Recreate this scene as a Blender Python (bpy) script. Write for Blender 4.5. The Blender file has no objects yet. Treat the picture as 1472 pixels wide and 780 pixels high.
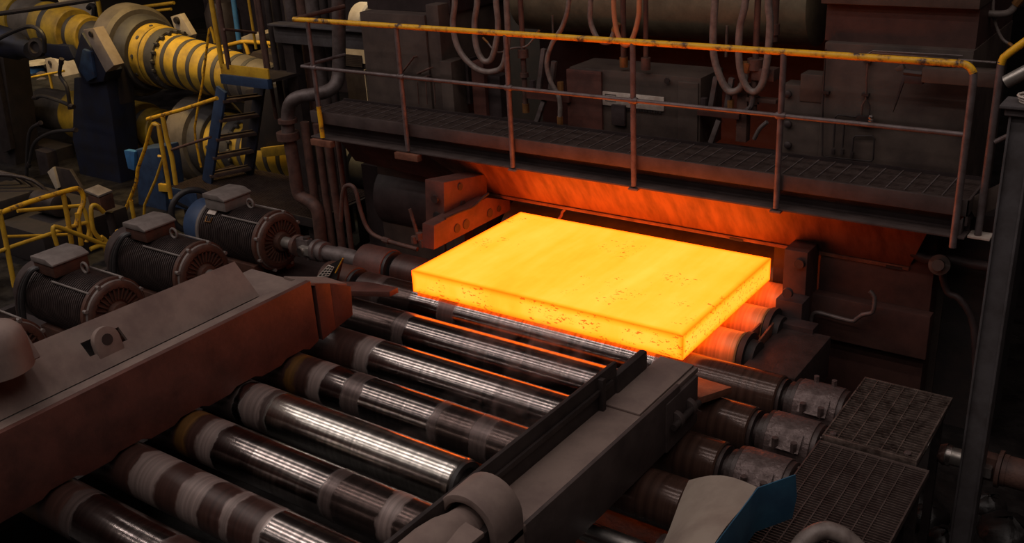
import bpy, bmesh, math, random
from mathutils import Vector, Matrix
random.seed(7)
S = bpy.context.scene
COL = S.collection
R = math.radians
V = Vector

# ------------------------------------------------------------------ camera
YAW, PITCH, ROLL, FPX = -0.63732277, 0.40116326, -0.05959427, 1441.118
CAM = V((0, 0, 4.0))
_f = V((math.sin(YAW)*math.cos(PITCH), math.cos(YAW)*math.cos(PITCH), -math.sin(PITCH)))
_r0 = V((math.cos(YAW), -math.sin(YAW), 0)); _u0 = _r0.cross(_f)
_r = _r0*math.cos(ROLL) + _u0*math.sin(ROLL)
_u = -_r0*math.sin(ROLL) + _u0*math.cos(ROLL)
cam_data = bpy.data.cameras.new('camera'); cam = bpy.data.objects.new('camera', cam_data); COL.objects.link(cam)
cam.matrix_world = Matrix(((_r.x, _u.x, -_f.x, CAM.x), (_r.y, _u.y, -_f.y, CAM.y), (_r.z, _u.z, -_f.z, CAM.z), (0, 0, 0, 1)))
cam_data.sensor_width = 36; cam_data.lens = FPX*36/1472; cam_data.clip_end = 200
S.camera = cam

def at(px, py, x=None, y=None, z=None):
    """a surveyed point: where the sight line through a pixel meets a known plane of the place"""
    d = _r*(px-736) - _u*(py-390) + _f*FPX
    k, v = (0, x) if x is not None else (1, y) if y is not None else (2, z)
    return CAM + d*((v-CAM[k])/d[k])
def xat(px, y, z):
    """X of the point on the line (y, z) that is seen in column px"""
    lo, hi = -30.0, -0.5
    for _ in range(50):
        m = (lo+hi)/2; d = V((m, y, z))-CAM
        p = 736 + d.dot(_r)/d.dot(_f)*FPX
        if p < px: lo = m
        else: hi = m
    return (lo+hi)/2

# ------------------------------------------------------------------ world, lamps, exposure
S.view_settings.view_transform = 'Standard'; S.view_settings.look = 'None'
S.view_settings.gamma = 1; S.view_settings.use_curve_mapping = False
S.view_settings.exposure = 0.0
w = bpy.data.worlds.new('hall'); S.world = w; w.use_nodes = True
w.node_tree.nodes['Background'].inputs[0].default_value = (.9, .55, .5, 1)
w.node_tree.nodes['Background'].inputs[1].default_value = 0.012
def area(name, loc, size, power, col, target=None, spread=180):
    l = bpy.data.lights.new(name, 'AREA'); l.shape = 'RECTANGLE'; l.size, l.size_y = size; l.energy = power; l.color = col; l.spread = R(spread)
    o = bpy.data.objects.new(name, l); COL.objects.link(o); o.location = loc
    if target: o.rotation_euler = (V(target)-V(loc)).to_track_quat('-Z', 'Y').to_euler()
    return o
for yy, pw in ((-8.5, 190), (-4.6, 340), (-.6, 620), (2.8, 440), (6.6, 250)):          # rows of roof lamps running along the bay
    area('roof_lamp_row', (-13, yy, 11.5), (36, .38), pw, (1, .86, .80))
area('sodium_lamp', (-14.5, 9.6, 7.5), (1.2, 1.2), 95, (1, .66, .22), (-14.6, 10.6, .5), 75)
area('sodium_lamp', (-24.5, 13.0, 4.5), (1.0, 1.0), 120, (1, .78, .42), (-25.5, 15.2, 1), 75)
area('sodium_lamp', (-11.0, 12.6, 4.6), (.8, .8), 30, (1, .86, .62), (-10.6, 13.0, 1), 75)

# ------------------------------------------------------------------ materials
MATS = {}
def lin(c):
    return tuple(((v/255)/12.92 if v/255 <= .04045 else (((v/255)+.055)/1.055)**2.4) for v in c)
def mat(name, c1, c2=None, rough=.6, metal=0., scale=6., bump=.15, bscale=None, mixpos=(.4, .65), rough2=None, c3=None):
    m = bpy.data.materials.new(name); m.use_nodes = True; MATS[name] = m
    nt = m.node_tree; N = nt.nodes; L = nt.links; b = N['Principled BSDF']
    c2 = c2 or tuple(v*.6 for v in c1)
    tc = N.new('ShaderNodeTexCoord')
    no = N.new('ShaderNodeTexNoise'); no.inputs['Scale'].default_value = scale; no.inputs['Detail'].default_value = 7; no.inputs['Roughness'].default_value = .65
    L.new(tc.outputs['Object'], no.inputs['Vector'])
    cr = N.new('ShaderNodeValToRGB'); e = cr.color_ramp.elements
    e[0].position, e[1].position = mixpos
    e[0].color = (*c1, 1); e[1].color = (*c2, 1)
    if c3:
        k = cr.color_ramp.elements.new(min(.99, mixpos[1]+.1)); k.color = (*c3, 1)
    L.new(no.outputs['Fac'], cr.inputs['Fac']); L.new(cr.outputs['Color'], b.inputs['Base Color'])
    b.inputs['Metallic'].default_value = metal
    if rough2 is not None:
        mr = N.new('ShaderNodeMapRange'); mr.inputs['From Min'].default_value = .35; mr.inputs['From Max'].default_value = .65
        mr.inputs['To Min'].default_value = rough; mr.inputs['To Max'].default_value = rough2
        L.new(no.outputs['Fac'], mr.inputs['Value']); L.new(mr.outputs['Result'], b.inputs['Roughness'])
    else: b.inputs['Roughness'].default_value = rough
    if bump:
        n2 = N.new('ShaderNodeTexNoise'); n2.inputs['Scale'].default_value = bscale or scale*6; n2.inputs['Detail'].default_value = 4
        L.new(tc.outputs['Object'], n2.inputs['Vector'])
        bu = N.new('ShaderNodeBump'); bu.inputs['Strength'].default_value = bump; bu.inputs['Distance'].default_value = .01
        L.new(n2.outputs['Fac'], bu.inputs['Height']); L.new(bu.outputs['Normal'], b.inputs['Normal'])
    return m
mat('dust_steel', (.225, .165, .14), (.15, .105, .092), .75, 0, 3)                   # dusty brown-grey plate
mat('red_steel', (.12, .045, .034), (.065, .026, .021), .55, 0, 4, .25)                # heat-stained red-brown plate
mat('dark_steel', (.05, .038, .036), (.028, .02, .02), .55, .3, 5)
mat('walk_steel', (.085, .062, .058), (.05, .036, .034), .6, .1, 4)
mat('black_iron', (.018, .014, .014), (.03, .02, .018), .7, 0, 5)
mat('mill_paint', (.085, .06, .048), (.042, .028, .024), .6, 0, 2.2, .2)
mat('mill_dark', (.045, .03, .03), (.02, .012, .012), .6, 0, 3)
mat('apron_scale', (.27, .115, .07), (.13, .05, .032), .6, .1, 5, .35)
mat('mill_red', (.075, .032, .025), (.04, .017, .014), .6, 0, 3, .2)
mat('grey_pipe', (.16, .13, .125), (.09, .065, .06), .5, .3, 8)
mat('rusty_pipe', (.12, .06, .045), (.06, .03, .025), .65, 0, 8, .3)
mat('rail_grey', (.17, .14, .14), (.11, .08, .075), .5, .3, 10)
mat('rail_yellow', (.90, .50, .02), (.75, .38, .02), .45, 0, 9, .2, mixpos=(.45, .54), c3=(.07, .045, .035))
mat('yellow_paint', (.70, .42, .035), (.50, .27, .025), .45, 0, 5, .1, c3=(.12, .08, .04))
mat('spindle_yellow', (.50, .32, .03), (.24, .155, .025), .55, 0, 3, .15)
mat('spindle_black', (.035, .032, .035), (.06, .055, .05), .6, 0, 3)
mat('spindle_grey', (.15, .125, .10), (.09, .075, .06), .6, .1, 3)
mat('blue_paint', (.03, .06, .13), (.02, .035, .075), .5, 0, 5, .1, c3=(.08, .05, .04))
mat('dark_blue', (.010, .014, .036), (.012, .011, .017), .6, 0, 3)
mat('blue_bright', (.05, .20, .46), (.04, .12, .28), .5, 0, 4)
mat('sheet_blue', (.035, .12, .20), (.02, .07, .14), .5, 0, 4, .05)
mat('sheet_tan', (.30, .245, .20), (.22, .17, .14), .7, 0, 3, .12)
mat('motor_rust', (.10, .042, .027), (.055, .026, .019), .6, .1, 7, .2)
mat('motor_fin', (.065, .044, .04), (.035, .023, .022), .55, .2, 7, .1)
mat('box_grey', (.20, .17, .155), (.13, .105, .095), .6, 0, 6, .08)
mat('rubber', (.03, .026, .026), (.02, .017, .017), .5, 0, 8, .05)
mat('hose_grey', (.22, .18, .16), (.13, .10, .09), .45, 0, 12, .1)
mat('hose_orange', (.50, .22, .10), (.40, .20, .12), .4, 0, 12, .1)
mat('silver', (.75, .72, .68), (.55, .52, .5), .3, 1., 14, .05)
mat('bright_steel', (.62, .57, .54), (.40, .36, .34), .32, 1., 14, .05)
mat('housing_scale', (.14, .10, .095), (.075, .05, .046), .32, .35, 9, .9, 34, rough2=.6)
mat('seal_dark', (.06, .04, .037), (.035, .024, .022), .45, .2, 8, .3)
mat('grating', (.13, .095, .085), (.075, .05, .045), .42, .4, 10, .2)
mat('grating_wet', (.30, .23, .20), (.10, .07, .06), .25, .6, 14, .3)
mat('plate_sign', (.62, .55, .48), (.42, .33, .28), .5, 0, 8, .05)
mat('pale_panel', (.55, .47, .36), (.42, .34, .25), .6, 0, 4, .05)
mat('brass', (.45, .22, .08), (.28, .13, .05), .4, .6, 10, .1)
mat('floor_dirt', (.014, .011, .010), (.006, .005, .0048), .65, 0, 2.5, .8, 14, rough2=.3)
mat('wall_dark', (.03, .022, .022), (.018, .012, .012), .8, 0, 1)
mat('work_roll', (.24, .20, .13), (.16, .13, .085), .5, .1, 5)
mat('zinc_pipe', (.45, .42, .38), (.33, .30, .27), .35, .7, 8, .05)
mat('column_grey', (.115, .105, .11), (.075, .064, .064), .55, .2, 5, .1)

def streak_material():
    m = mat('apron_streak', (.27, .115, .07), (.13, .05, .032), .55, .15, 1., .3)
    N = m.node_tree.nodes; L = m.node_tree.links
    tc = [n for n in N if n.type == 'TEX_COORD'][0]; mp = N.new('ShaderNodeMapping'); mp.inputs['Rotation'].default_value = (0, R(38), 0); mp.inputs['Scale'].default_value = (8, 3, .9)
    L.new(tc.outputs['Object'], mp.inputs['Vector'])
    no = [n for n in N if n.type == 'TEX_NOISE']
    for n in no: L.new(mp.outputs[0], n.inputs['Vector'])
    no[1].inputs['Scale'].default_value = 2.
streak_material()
def roller_material(name, bands):
    """bands: [(x_from, kind)] along the barrel, worn rings of scale and bare steel, or painted slab glow"""
    kinds = {'rust': ((.055, .026, .021), .36, .15), 'dark': ((.10, .072, .065), .22, .85), 'steel': ((.46, .41, .39), .18, 1.), 'blue': ((.28, .245, .235), .18, 1.), 'wet': ((.075, .04, .03), .2, .25),
             'silver': ((.80, .76, .70), .20, 1.), 'pale': ((.23, .175, .16), .45, .2), 'dim': ((.13, .095, .088), .30, .5), 'ochre': ((.12, .055, .012), .5, 0.), 'burnt': ((.11, .06, .035), .22, .6), 'slab_glow': ((.70, .34, .13), .4, .2)}  # last kind puts the orange glow of the slab into the barrel colour
    m = bpy.data.materials.new(name); m.use_nodes = True
    nt = m.node_tree; N = nt.nodes; L = nt.links; b = N['Principled BSDF']
    tc = N.new('ShaderNodeTexCoord'); sx = N.new('ShaderNodeSeparateXYZ'); L.new(tc.outputs['Object'], sx.inputs[0])
    no = N.new('ShaderNodeTexNoise'); no.inputs['Scale'].default_value = 9; no.inputs['Detail'].default_value = 5; L.new(tc.outputs['Object'], no.inputs['Vector'])
    # x (+ ragged edge) mapped to 0..1 over the barrel
    ma = N.new('ShaderNodeMath'); ma.operation = 'MULTIPLY_ADD'; ma.inputs[1].default_value = .09; L.new(no.outputs['Fac'], ma.inputs[0]); L.new(sx.outputs['X'], ma.inputs[2])
    mr = N.new('ShaderNodeMapRange'); mr.inputs['From Min'].default_value = -2.3+.045; mr.inputs['From Max'].default_value = 2.3+.045; L.new(ma.outputs[0], mr.inputs['Value'])
    def ramp(idx):
        cr = N.new('ShaderNodeValToRGB'); cr.color_ramp.interpolation = 'LINEAR'
        e = cr.color_ramp.elements; e.remove(e[0])
        first = True
        for i, (x, k) in enumerate(bands):
            p = min(1, max(0, (x+4.7+2.3)/4.6)); v = kinds[k][idx]; c = (*v, 1) if idx == 0 else (v, v, v, 1)
            if first: e[0].position = p; e[0].color = c; first = False
            else:
                q = e.new(p); q.color = c
            nx = (bands[i+1][0]+4.7+2.3)/4.6 if i+1 < len(bands) else 1.
            q = e.new(max(p, min(1., nx-.0035))); q.color = c
        L.new(mr.outputs['Result'], cr.inputs['Fac']); return cr
    c0 = ramp(0); c1 = ramp(1); c2 = ramp(2)
    # circumferential wear streaks: noise stretched around the barrel
    mp = N.new('ShaderNodeMapping'); mp.inputs['Scale'].default_value = (28, .5, .5); L.new(tc.outputs['Object'], mp.inputs['Vector'])
    st = N.new('ShaderNodeTexNoise'); st.inputs['Scale'].default_value = 1.; st.inputs['Detail'].default_value = 6; L.new(mp.outputs[0], st.inputs['Vector'])
    sm = N.new('ShaderNodeMapRange'); sm.inputs['From Min'].default_value = .3; sm.inputs['From Max'].default_value = .7; sm.inputs['To Min'].default_value = .55; sm.inputs['To Max'].default_value = 1.2; L.new(st.outputs['Fac'], sm.inputs['Value'])
    mx = N.new('ShaderNodeMix'); mx.data_type = 'RGBA'; mx.blend_type = 'MULTIPLY'; mx.inputs['Factor'].default_value = 1
    L.new(c0.outputs['Color'], mx.inputs['A']); L.new(sm.outputs['Result'], mx.inputs['B']); L.new(mx.outputs['Result'], b.inputs['Base Color'])
    r2 = N.new('ShaderNodeMath'); r2.operation = 'MULTIPLY_ADD'; r2.inputs[1].default_value = .05; L.new(no.outputs['Fac'], r2.inputs[0])
    r3 = N.new('ShaderNodeMath'); r3.operation = 'SUBTRACT'; r3.inputs[1].default_value = .025; L.new(c1.outputs['Color'], r3.inputs[0]); L.new(r3.outputs[0], r2.inputs[2])
    L.new(r2.outputs[0], b.inputs['Roughness']); L.new(c2.outputs['Color'], b.inputs['Metallic'])
    return m

def slab_material(h):
    m = bpy.data.materials.new('glowing_steel'); m.use_nodes = True
    nt = m.node_tree; N = nt.nodes; L = nt.links; N.remove(N['Principled BSDF']); out = N['Material Output']
    em = N.new('ShaderNodeEmission'); L.new(em.outputs[0], out.inputs[0])
    tc = N.new('ShaderNodeTexCoord'); sx = N.new('ShaderNodeSeparateXYZ'); L.new(tc.outputs['Object'], sx.inputs[0])
    def math_(op, a, b=None):
        n = N.new('ShaderNodeMath'); n.operation = op
        for i, v in ((0, a), (1, b)):
            if v is None: continue
            if isinstance(v, (int, float)): n.inputs[i].default_value = v
            else: L.new(v, n.inputs[i])
        return n.outputs[0]
    def noise(sc, det, vec=None, rough=.6):
        n = N.new('ShaderNodeTexNoise'); n.inputs['Scale'].default_value = sc; n.inputs['Detail'].default_value = det; n.inputs['Roughness'].default_value = rough
        L.new(vec or tc.outputs['Object'], n.inputs['Vector']); return n.outputs['Fac']
    zc = math_('SUBTRACT', sx.outputs['Z'], h[2])
    d = [math_('SUBTRACT', h[0], math_('ABSOLUTE', sx.outputs['X'])), math_('SUBTRACT', h[1], math_('ABSOLUTE', sx.outputs['Y'])), math_('SUBTRACT', h[2], math_('ABSOLUTE', zc))]
    a, b, c = d
    second = math_('MAXIMUM', math_('MINIMUM', a, b), math_('MINIMUM', math_('MAXIMUM', a, b), c))       # distance to the nearest cooled edge
    mp = N.new('ShaderNodeMapping'); mp.inputs['Scale'].default_value = (2.2, .35, 1); L.new(tc.outputs['Object'], mp.inputs['Vector'])
    big = noise(1.3, 4, mp.outputs[0])
    soft = math_('MINIMUM', second, .085)
    vary = math_('ADD', math_('MULTIPLY', math_('SUBTRACT', big, .5), .34), math_('MULTIPLY', math_('SUBTRACT', noise(3.5, 5), .5), .12))
    temp = math_('MULTIPLY', math_('MINIMUM', math_('MULTIPLY', second, 16.), 1.), math_('ADD', vary, .19))
    temp = math_('ADD', math_('MULTIPLY', temp, .85), math_('MULTIPLY', soft, .33))
    cr = N.new('ShaderNodeValToRGB'); e = cr.color_ramp.elements
    e[0].position = 0; e[0].color = (.95, .20, .003, 1); e[1].position = .30; e[1].color = (1., .70, .085, 1)
    k = e.new(.03); k.color = (1, .33, .008, 1)
    k = e.new(.09); k.color = (1, .47, .018, 1)
    k = e.new(.17); k.color = (1, .57, .035, 1)
    L.new(temp, cr.inputs['Fac'])
    # pits of loose scale
    mp2 = N.new('ShaderNodeMapping'); mp2.inputs['Scale'].default_value = (.55, 1, 1.3); L.new(tc.outputs['Object'], mp2.inputs['Vector'])
    spots = math_('GREATER_THAN', noise(30, 3, mp2.outputs[0], .75), .60)
    top = math_('GREATER_THAN', sx.outputs['Z'], h[2]*2-.004)
    clump = math_('GREATER_THAN', math_('SUBTRACT', noise(2.1, 4), math_('MULTIPLY', top, .15)), .47)
    pit = math_('MULTIPLY', spots, clump)
    mx = N.new('ShaderNodeMix'); mx.data_type = 'RGBA'; L.new(math_('MULTIPLY', pit, .8), mx.inputs['Factor']); L.new(cr.outputs['Color'], mx.inputs['A']); mx.inputs['B'].default_value = (.36, .07, .004, 1)
    sep = N.new('ShaderNodeSeparateColor'); L.new(mx.outputs['Result'], sep.inputs[0])
    cmb = N.new('ShaderNodeCombineColor'); L.new(math_('MULTIPLY', sep.outputs[0], 4.1), cmb.inputs[0]); L.new(math_('MULTIPLY', sep.outputs[1], 1.07), cmb.inputs[1]); L.new(sep.outputs[2], cmb.inputs[2])
    L.new(cmb.outputs[0], em.inputs['Color']); em.inputs['Strength'].default_value = 1.0
    return m

# ------------------------------------------------------------------ mesh builder
class MB:
    def __init__(s): s.v = []; s.f = []
    def add(s, v, f):
        o = len(s.v); s.v += [V(p) for p in v]; s.f += [[i+o for i in q] for q in f]; return s
    def box(s, x0, x1, y0, y1, z0, z1):
        return s.add([(x0, y0, z0), (x1, y0, z0), (x1, y1, z0), (x0, y1, z0), (x0, y0, z1), (x1, y0, z1), (x1, y1, z1), (x0, y1, z1)],
                     [(0, 3, 2, 1), (4, 5, 6, 7), (0, 1, 5, 4), (1, 2, 6, 5), (2, 3, 7, 6), (3, 0, 4, 7)])
    def obox(s, p, q, wd, ht, up=(0, 0, 1)):
        """bar from p to q, wd across, ht along up"""
        p, q = V(p), V(q); d = (q-p).normalized(); a = d.cross(V(up)).normalized(); b = a.cross(d)
        c = [a*(wd/2*i)+b*(ht/2*j) for i, j in ((-1, -1), (1, -1), (1, 1), (-1, 1))]
        return s.add([p+k for k in c]+[q+k for k in c], [(0, 1, 2, 3), (7, 6, 5, 4)]+[(i, (i+1) % 4+0, (i+1) % 4+4, i+4) for i in range(4)])
    def prism(s, pts, vec):
        n = len(pts); vec = V(vec); pts = [V(p) for p in pts]
        return s.add(pts+[p+vec for p in pts], [tuple(range(n)), tuple(range(2*n-1, n-1, -1))]+[(i, (i+1) % n, (i+1) % n+n, i+n) for i in range(n)])
    def lathe(s, p, d, prof, n=20, caps=True, arc=None):
        p = V(p); d = V(d).normalized(); a = d.orthogonal().normalized()
        if abs(d.x) > .99: a = V((0, 0, 1))
        b = d.cross(a); vs = []; fs = []
        for t, r in prof:
            for i in range(n):
                g = 2*math.pi*i/n; vs.append(p+d*t+(a*math.cos(g)+b*math.sin(g))*r)
        for k in range(len(prof)-1):
            for i in range(n): fs.append((k*n+i, k*n+(i+1) % n, (k+1)*n+(i+1) % n, (k+1)*n+i))
        if caps:
            fs.append(tuple(range(n-1, -1, -1))); fs.append(tuple((len(prof)-1)*n+i for i in range(n)))
        return s.add(vs, fs)
    def cyl(s, p, q, r, r2=None, n=16):
        p, q = V(p), V(q); return s.lathe(p, q-p, [(0, r), ((q-p).length, r if r2 is None else r2)], n)
    def tube(s, path, r, n=8, smooth=0, closed=False):
        P = [V(p) for p in path]
        if smooth:
            Q = []; m = len(P)
            for i in range(m if closed else m-1):
                p0, p1, p2, p3 = (P[(i-1) % m], P[i], P[(i+1) % m], P[(i+2) % m]) if closed else (P[max(0, i-1)], P[i], P[i+1], P[min(m-1, i+2)])
                for k in range(smooth):
                    t = k/smooth
                    Q.append(.5*((2*p1)+(p2-p0)*t+(2*p0-5*p1+4*p2-p3)*t*t+(3*p1-p0-3*p2+p3)*t**3))
            if not closed: Q.append(P[-1])
            P = Q
        m = len(P); vs = []; a = None
        for i in range(m):
            if closed: d = P[(i+1) % m]-P[i-1]
            else: d = P[min(m-1, i+1)]-P[max(0, i-1)]
            d.normalize()
            a = d.orthogonal() if a is None else a-d*a.dot(d)
            a.normalize(); b = d.cross(a)
            for k in range(n):
                g = 2*math.pi*k/n; vs.append(P[i]+(a*math.cos(g)+b*math.sin(g))*r)
        fs = [(i*n+k, i*n+(k+1) % n, ((i+1) % m)*n+(k+1) % n, ((i+1) % m)*n+k) for i in range(m if closed else m-1) for k in range(n)]
        if not closed: fs += [tuple(range(n-1, -1, -1)), tuple((m-1)*n+k for k in range(n))]
        return s.add(vs, fs)
    def build(s, name, material, parent=None, bevel=0., smooth=38, kind=None):
        org = V((0, 0, 0))
        if parent is not None:
            q = parent
            while q is not None: org += V(q.location); q = q.parent
        else:
            xs = [[p[i] for p in s.v] for i in range(3)]
            org = V(((min(xs[0])+max(xs[0]))/2, (min(xs[1])+max(xs[1]))/2, min(xs[2])))
        me = bpy.data.meshes.new(name)
        me.from_pydata([tuple(p-org) for p in s.v], [], s.f)
        bm = bmesh.new(); bm.from_mesh(me); bmesh.ops.recalc_face_normals(bm, faces=bm.faces)
        if bevel:
            ed = [e for e in bm.edges if len(e.link_faces) == 2 and e.calc_face_angle(0) > R(30)]
            bmesh.ops.bevel(bm, geom=ed, offset=bevel, segments=2, affect='EDGES', profile=.6, clamp_overlap=True)
        bm.to_mesh(me); bm.free()
        if smooth:
            me.polygons.foreach_set('use_smooth', [True]*len(me.polygons)); me.set_sharp_from_angle(angle=R(smooth))
        me.materials.append(MATS[material] if isinstance(material, str) else material)
        o = bpy.data.objects.new(name, me); COL.objects.link(o)
        if parent is not None: o.parent = parent
        else: o.location = org
        if kind: o['kind'] = kind
        return o
def tag(o, label, cat, group=None):
    o['label'] = label; o['category'] = cat
    if group: o['group'] = group
    return o
def thing(name, label, cat, loc, group=None):
    o = bpy.data.objects.new(name, None); COL.objects.link(o); o.location = loc; o.empty_display_size = .2
    return tag(o, label, cat, group)
def bx(*a): return MB().box(*a)
def struct(o): o['kind'] = 'structure'; return o
def arc(c, r, a0, a1, n, u, v):
    c, u, v = V(c), V(u), V(v)
    return [c+u*(r*math.cos(R(a0+(a1-a0)*i/n)))+v*(r*math.sin(R(a0+(a1-a0)*i/n))) for i in range(n+1)]
def copy_tree(o, off, parent=None):
    c = o.copy(); COL.objects.link(c)
    if parent is None: c.location = V(o.location)+V(off)
    else: c.parent = parent
    for ch in o.children: copy_tree(ch, off, c)
    return c

FLOOR = -1.25
# ================================================================== the hall
struct(bx(-32, 8, -4, 34, FLOOR-.3, FLOOR).build('floor', 'floor_dirt'))
struct(bx(-32, 8, 33.6, 34, FLOOR, 13).build('wall_back', 'wall_dark'))
struct(bx(-32, -31.6, -4, 33.6, FLOOR, 13).build('wall_left', 'wall_dark'))

# ================================================================== the hot slab
SX0, SX1, SY0, SY1, ST = -6.19, -3.26, 6.70, 8.585, .23
sl = bx(SX0, SX1, SY0, SY1, .001, ST).build('hot_slab', slab_material(((SX1-SX0)/2, (SY1-SY0)/2, ST/2)), None, .012)
tag(sl, 'thick glowing yellow-orange steel slab lying on the roller table', 'slab')

# ================================================================== roller table
PITCH_Y, RR = .56, .19
YS = [2.91+PITCH_Y*i for i in range(11)]           # 2.91 ... 8.51, axes of the rollers
def X(px, i): return xat(px, YS[i]-.03, -.02)
BANDS = {
 0: [(-7, 'rust'), (X(45, 0), 'ochre'), (X(75, 0), 'rust'), (X(108, 0), 'dim'), (X(122, 0), 'blue'), (X(235, 0), 'rust')],
 1: [(-7, 'rust'), (X(205, 1), 'pale'), (X(243, 1), 'rust'), (X(275, 1), 'pale'), (X(305, 1), 'rust'), (X(335, 1), 'pale'), (X(347, 1), 'rust'), (X(384, 1), 'pale'), (X(393, 1), 'steel')],
 2: [(-7, 'rust'), (X(270, 2), 'ochre'), (X(285, 2), 'rust'), (X(300, 2), 'pale'), (X(322, 2), 'blue'), (X(375, 2), 'steel'), (X(452, 2), 'blue'), (X(478, 2), 'dim'), (X(495, 2), 'dark'), (X(560, 2), 'pale'), (X(583, 2), 'dark'), (-3.0, 'wet')],
 3: [(-7, 'dim'), (X(352, 3), 'steel'), (X(362, 3), 'pale'), (X(388, 3), 'dim'), (X(398, 3), 'silver')],
 4: [(-7, 'rust'), (X(425, 4), 'ochre'), (X(437, 4), 'rust'), (X(456, 4), 'pale'), (X(475, 4), 'blue'), (X(505, 4), 'dim'), (X(530, 4), 'blue'), (X(630, 4), 'dim'), (X(643, 4), 'dark'), (X(690, 4), 'dim'), (X(715, 4), 'dark'), (-3.0, 'wet')],
 5: [(-7, 'rust'), (X(522, 5), 'pale'), (X(543, 5), 'steel'), (X(720, 5), 'blue'), (-3.0, 'wet')],
 6: [(-7, 'dark'), (X(575, 6), 'dim'), (X(592, 6), 'blue'), (-3.0, 'wet')],
 7: [(-7, 'rust'), (X(545, 7), 'dim'), (X(556, 7), 'dark'), (X(600, 7), 'blue'), (X(640, 7), 'dim'), (X(665, 7), 'blue'), (X(950, 7), 'dim'), (X(965, 7), 'wet')],
 8: [(-7, 'rust'), (-6.2, 'slab_glow')], 9: [(-7, 'slab_glow')], 10: [(-7, 'slab_glow')],  # orange slab glow painted on the barrels under the slab
}
LAB = ['dark roller with an ochre ring at its left end, nearest the camera',
       'rust-brown roller with ragged pale rings, second from the bottom-left corner',
       'dark roller with one ochre ring and one pale ring beside the bright roller',
       'bright polished roller with an open hollow end by the right guide',
       'brown and steel banded roller just behind the bright polished roller',
       'shiny steel roller with one broad pale ring near its left end',
       'dark roller with a broad orange gleam two rows before the slab',
       'roller directly under the front edge of the slab, ending in a bearing',
       'orange-lit roller under the front half of the slab',
       'orange-lit roller under the middle of the slab',
       'orange-lit roller under the rear edge of the slab']
for i, y in enumerate(YS):
    xa, xb = (-6.36 if i > 8 else -6.98), -2.45
    if i == 3: xb = X(660, 3)
    if i > 7: xb = -3.02
    t = thing('table_roller', LAB[i], 'roller', (-4.7, y, -RR), 'rollers of the roller table')
    rr = RR-.001
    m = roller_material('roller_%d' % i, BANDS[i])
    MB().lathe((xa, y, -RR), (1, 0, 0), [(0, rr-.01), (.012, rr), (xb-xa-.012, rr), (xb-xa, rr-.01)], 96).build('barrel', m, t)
    if i == 3:
        # hollow end: rim, sunk dark web, bright shaft stub
        MB().lathe((xb, y, -RR), (1, 0, 0), [(0, rr-.012), (.03, rr-.016), (.032, rr-.055), (.0, rr-.06)], 40, False).build('end_rim', 'rubber', t)
        MB().lathe((xb-.001, y, -RR), (1, 0, 0), [(0, rr-.05), (.006, rr-.05)], 40).build('end_web', 'black_iron', t)
        MB().lathe((xb, y, -RR), (1, 0, 0), [(0, .07), (1.45, .07)], 24).build('shaft', 'silver', t)
    else:
        MB().lathe((xb, y, -RR), (1, 0, 0), [(0, .165), (.03, .17), (.03, .11), (.13 if i > 7 else .42, .10)], 32).build('journal', 'seal_dark', t)
    MB().lathe((xa, y, -RR), (-1, 0, 0), [(0, .165), (.02, .165), (.02, .10), (.04 if i > 8 else .3, .095)], 32).build('journal', 'seal_dark', t)
# bearing housings on the right
HLAB = {7: 'scale-crusted bearing housing, hindmost of the row by the grating', 6: 'scale-crusted bearing housing in the middle of the row by the grating',
        5: 'scale-crusted bearing housing next to the folded tan sheet', 4: 'bearing housing half hidden behind the folded tan sheet', 3: 'bearing housing under the folded tan sheet at the bottom edge'}
for i in (7, 6, 5, 4, 3):
    y = YS[i]; x0, x1 = -2.30, -1.97
    t = thing('bearing_housing', HLAB[i], 'bearing housing', (-2.17, y, -.55), 'bearing housings beside the gratings')
    prof = [V((x0, y+.205*math.cos(a), -RR+.205*math.sin(a))) for a in [R(k) for k in range(-10, 191, 15)]]
    prof = [V((x0, y+.235, -.55)), V((x0, y+.235, -.40))]+prof+[V((x0, y-.235, -.40)), V((x0, y-.235, -.55))]
    MB().prism(prof, (x1-x0, 0, 0)).build('body', 'housing_scale', t, .008)
    MB().lathe((x0-.001, y, -RR), (-1, 0, 0), [(0, .198), (.03, .198), (.03, .165), (.08, .16)], 32).build('seal_ring', 'seal_dark', t)
    ec = MB().lathe((x1, y, -RR), (1, 0, 0), [(0, .19), (.035, .19), (.045, .17), (.045, .12), (.06, .11)], 32).build('end_cover', 'seal_dark', t)
    for k in range(8):
        g = R(22.5+45*k); c = V((x1+.035, y+.155*math.cos(g), -RR+.155*math.sin(g)))
        MB().cyl(c, c+V((.02, 0, 0)), .014, n=6).build('bolt', 'housing_scale', ec)
    MB().prism([(x0+.06, y-.215, -.09), (x1-.05, y-.215, -.09), (x1-.05, y-.13, .0), (x0+.06, y-.13, .0)], (0, -.03, -.025)).build('cap_flange', 'housing_scale', t, .006)
    for xx in (x0+.1, x1-.09):
        MB().cyl((xx, y-.225, -.12), (xx, y-.225, -.04), .026, n=6).build('bolt', 'housing_scale', t)
        if i == 7: MB().cyl((xx, y+.06, .0), (xx, y+.06, .055), .022, n=6).build('bolt', 'housing_scale', t)
# table frames
o = thing('roller_table_beam', 'dark steel beam carrying the bearing housings by the gratings', 'beam', (-2.17, 5, FLOOR))
bx(-2.5, -1.95, 2.2, 7.2, -.62, -.551).build('top_plate', 'dark_steel', o)
bx(-2.32, -2.1, 2.2, 7.2, FLOOR, -.62).build('web', 'black_iron', o)
o = thing('roller_table_beam', 'dark steel beam under the left roller ends behind the guide', 'beam', (-7.3, 5, FLOOR))
bx(-7.6, -7.05, 2.2, 8.4, -.62, -.551).build('top_plate', 'dark_steel', o)
bx(-7.4, -7.2, 2.2, 8.4, FLOOR, -.62).build('web', 'black_iron', o)
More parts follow.
